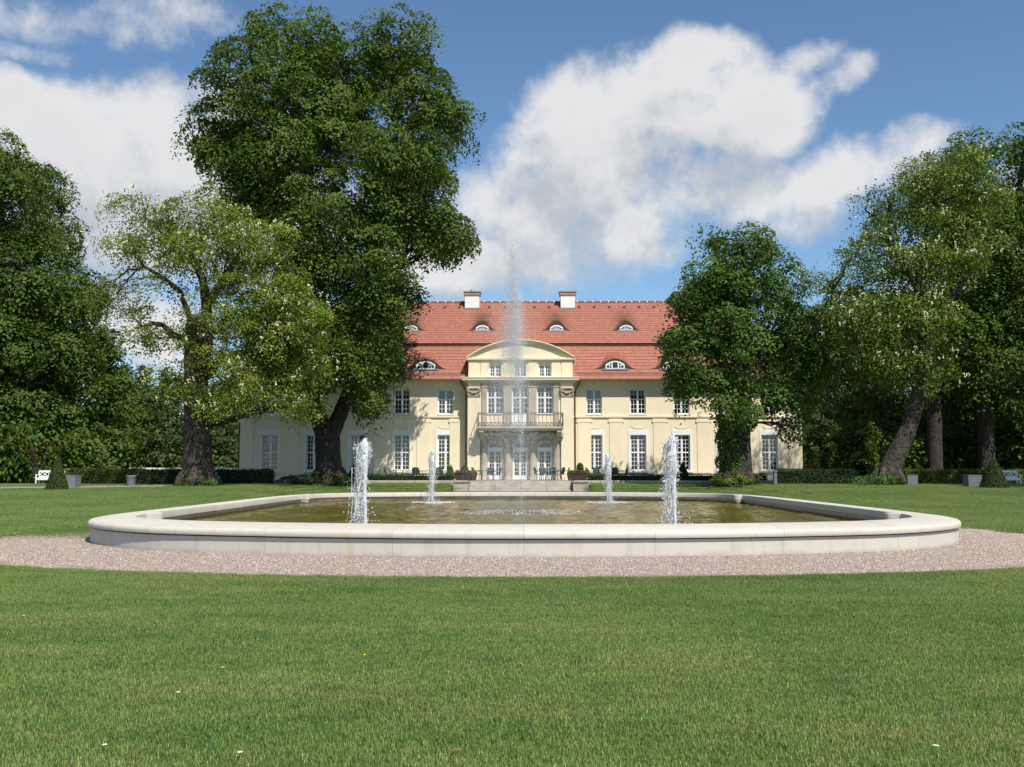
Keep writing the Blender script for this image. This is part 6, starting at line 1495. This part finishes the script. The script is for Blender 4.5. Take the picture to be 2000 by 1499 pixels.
n = 1500; a = rng.random(n) * 6.283; q = 2.1 * np.sqrt(rng.random(n)); k = np.sin(a * 4 + q * 3) + np.sin(a * 7) > -.2; P = np.stack([xcj + q * np.cos(a), PC + q * np.sin(a), wz + .01 + .05 * rng.random(n) ** 3], -1)[k]
drops('splash_foam', P, .008 + .016 * rng.random(len(P)) ** 2, np.full(len(P), .8), rng, M['foam'], cj)
b = MB(); b.cone((xcj, PC), .07, .05, wz - .05, wz + .06, 12); b.build('nozzle', M['iron'], cj)

# ------------------------------------------------------------------ small things in the grass
def gpt(px, py):
    r = ray(px, py); t_ = -CAM.z / r.z; return CAM + r * t_
def dandelion(label, px, py, seed, daisy=False):
    p = gpt(px, py); t = thing('daisy' if daisy else 'dandelion', label, 'flower', (p.x, p.y, 0)); rnd = random.Random(seed); h = .045
    b = MB(); b.tube([(p.x, p.y, 0), (p.x + .004, p.y, h)], .0018, 5); b.build('stalk', M['stalk'], t)
    n = 16; b = MB()
    for k in range(n):
        a = 2 * math.pi * k / n; r = .016 * (.9 + .2 * rnd.random()); c, s = math.cos(a), math.sin(a); w_ = .0035
        b.quad((p.x + c * .002, p.y + s * .002, h), (p.x + c * r * .6 - s * w_, p.y + s * r * .6 + c * w_, h + .007), (p.x + c * r, p.y + s * r, h + .004), (p.x + c * r * .6 + s * w_, p.y + s * r * .6 - c * w_, h + .007))
    b.build('petals', M['petal'] if daisy else M['yellow_flower'], t)
    b = MB(); b.lathe((p.x, p.y), [(.004, h), (.006, h + .004), (.003, h + .009)], 8); b.build('centre', M['yellow_flower'], t)
dandelion('yellow dandelion in the lawn below the front left jet', 712, 1291, 1); dandelion('yellow dandelion in the lawn, left of the other one', 435, 1316, 2); dandelion('yellow dandelion near the left edge of the lawn', 46, 1212, 3)
dandelion('white daisy in the left half of the lawn', 348, 1366, 4, True); dandelion('white daisy near the bottom left corner', 204, 1472, 5, True); dandelion('white daisy at the bottom, left of the middle', 468, 1487, 6, True)
def fallen_leaf(label, px, py, s, m_, rot):
    p = gpt(px, py); t = thing('fallen_leaf', label, 'leaf', (p.x, p.y, .03)); b = MB(); n = 8; c, si = math.cos(rot), math.sin(rot)
    f = lambda u, v, z: (p.x + (u * c - v * si) * s, p.y + (u * si + v * c) * s, .035 + z * s)
    for i in range(n):
        u0, u1 = -1 + 2 * i / n, -1 + 2 * (i + 1) / n; w0, w1 = .55 * math.sqrt(max(1 - u0 * u0, 0)), .55 * math.sqrt(max(1 - u1 * u1, 0))
        b.quad(f(u0, -w0, .25 * w0), f(u1, -w1, .25 * w1), f(u1, 0, .1 * u1 * u1), f(u0, 0, .1 * u0 * u0), sm=True); b.quad(f(u0, 0, .1 * u0 * u0), f(u1, 0, .1 * u1 * u1), f(u1, w1, .25 * w1), f(u0, w0, .25 * w0), sm=True)
    b.build('blade', m_, t); b = MB(); b.tube([f(-1, 0, .1), f(-1.4, .1, .2)], .0015, 5); b.build('stem', M['dry_leaf'], t)
fallen_leaf('brown dry leaf in the grass at the bottom middle', 892, 1478, .035, M['dry_leaf'], .4); fallen_leaf('brown dry leaf in the grass right of the middle', 1120, 1362, .028, M['dry_leaf'], 1.2); fallen_leaf('whitish dry leaf in the grass at the lower right', 1828, 1469, .020, M['petal'], -.5)
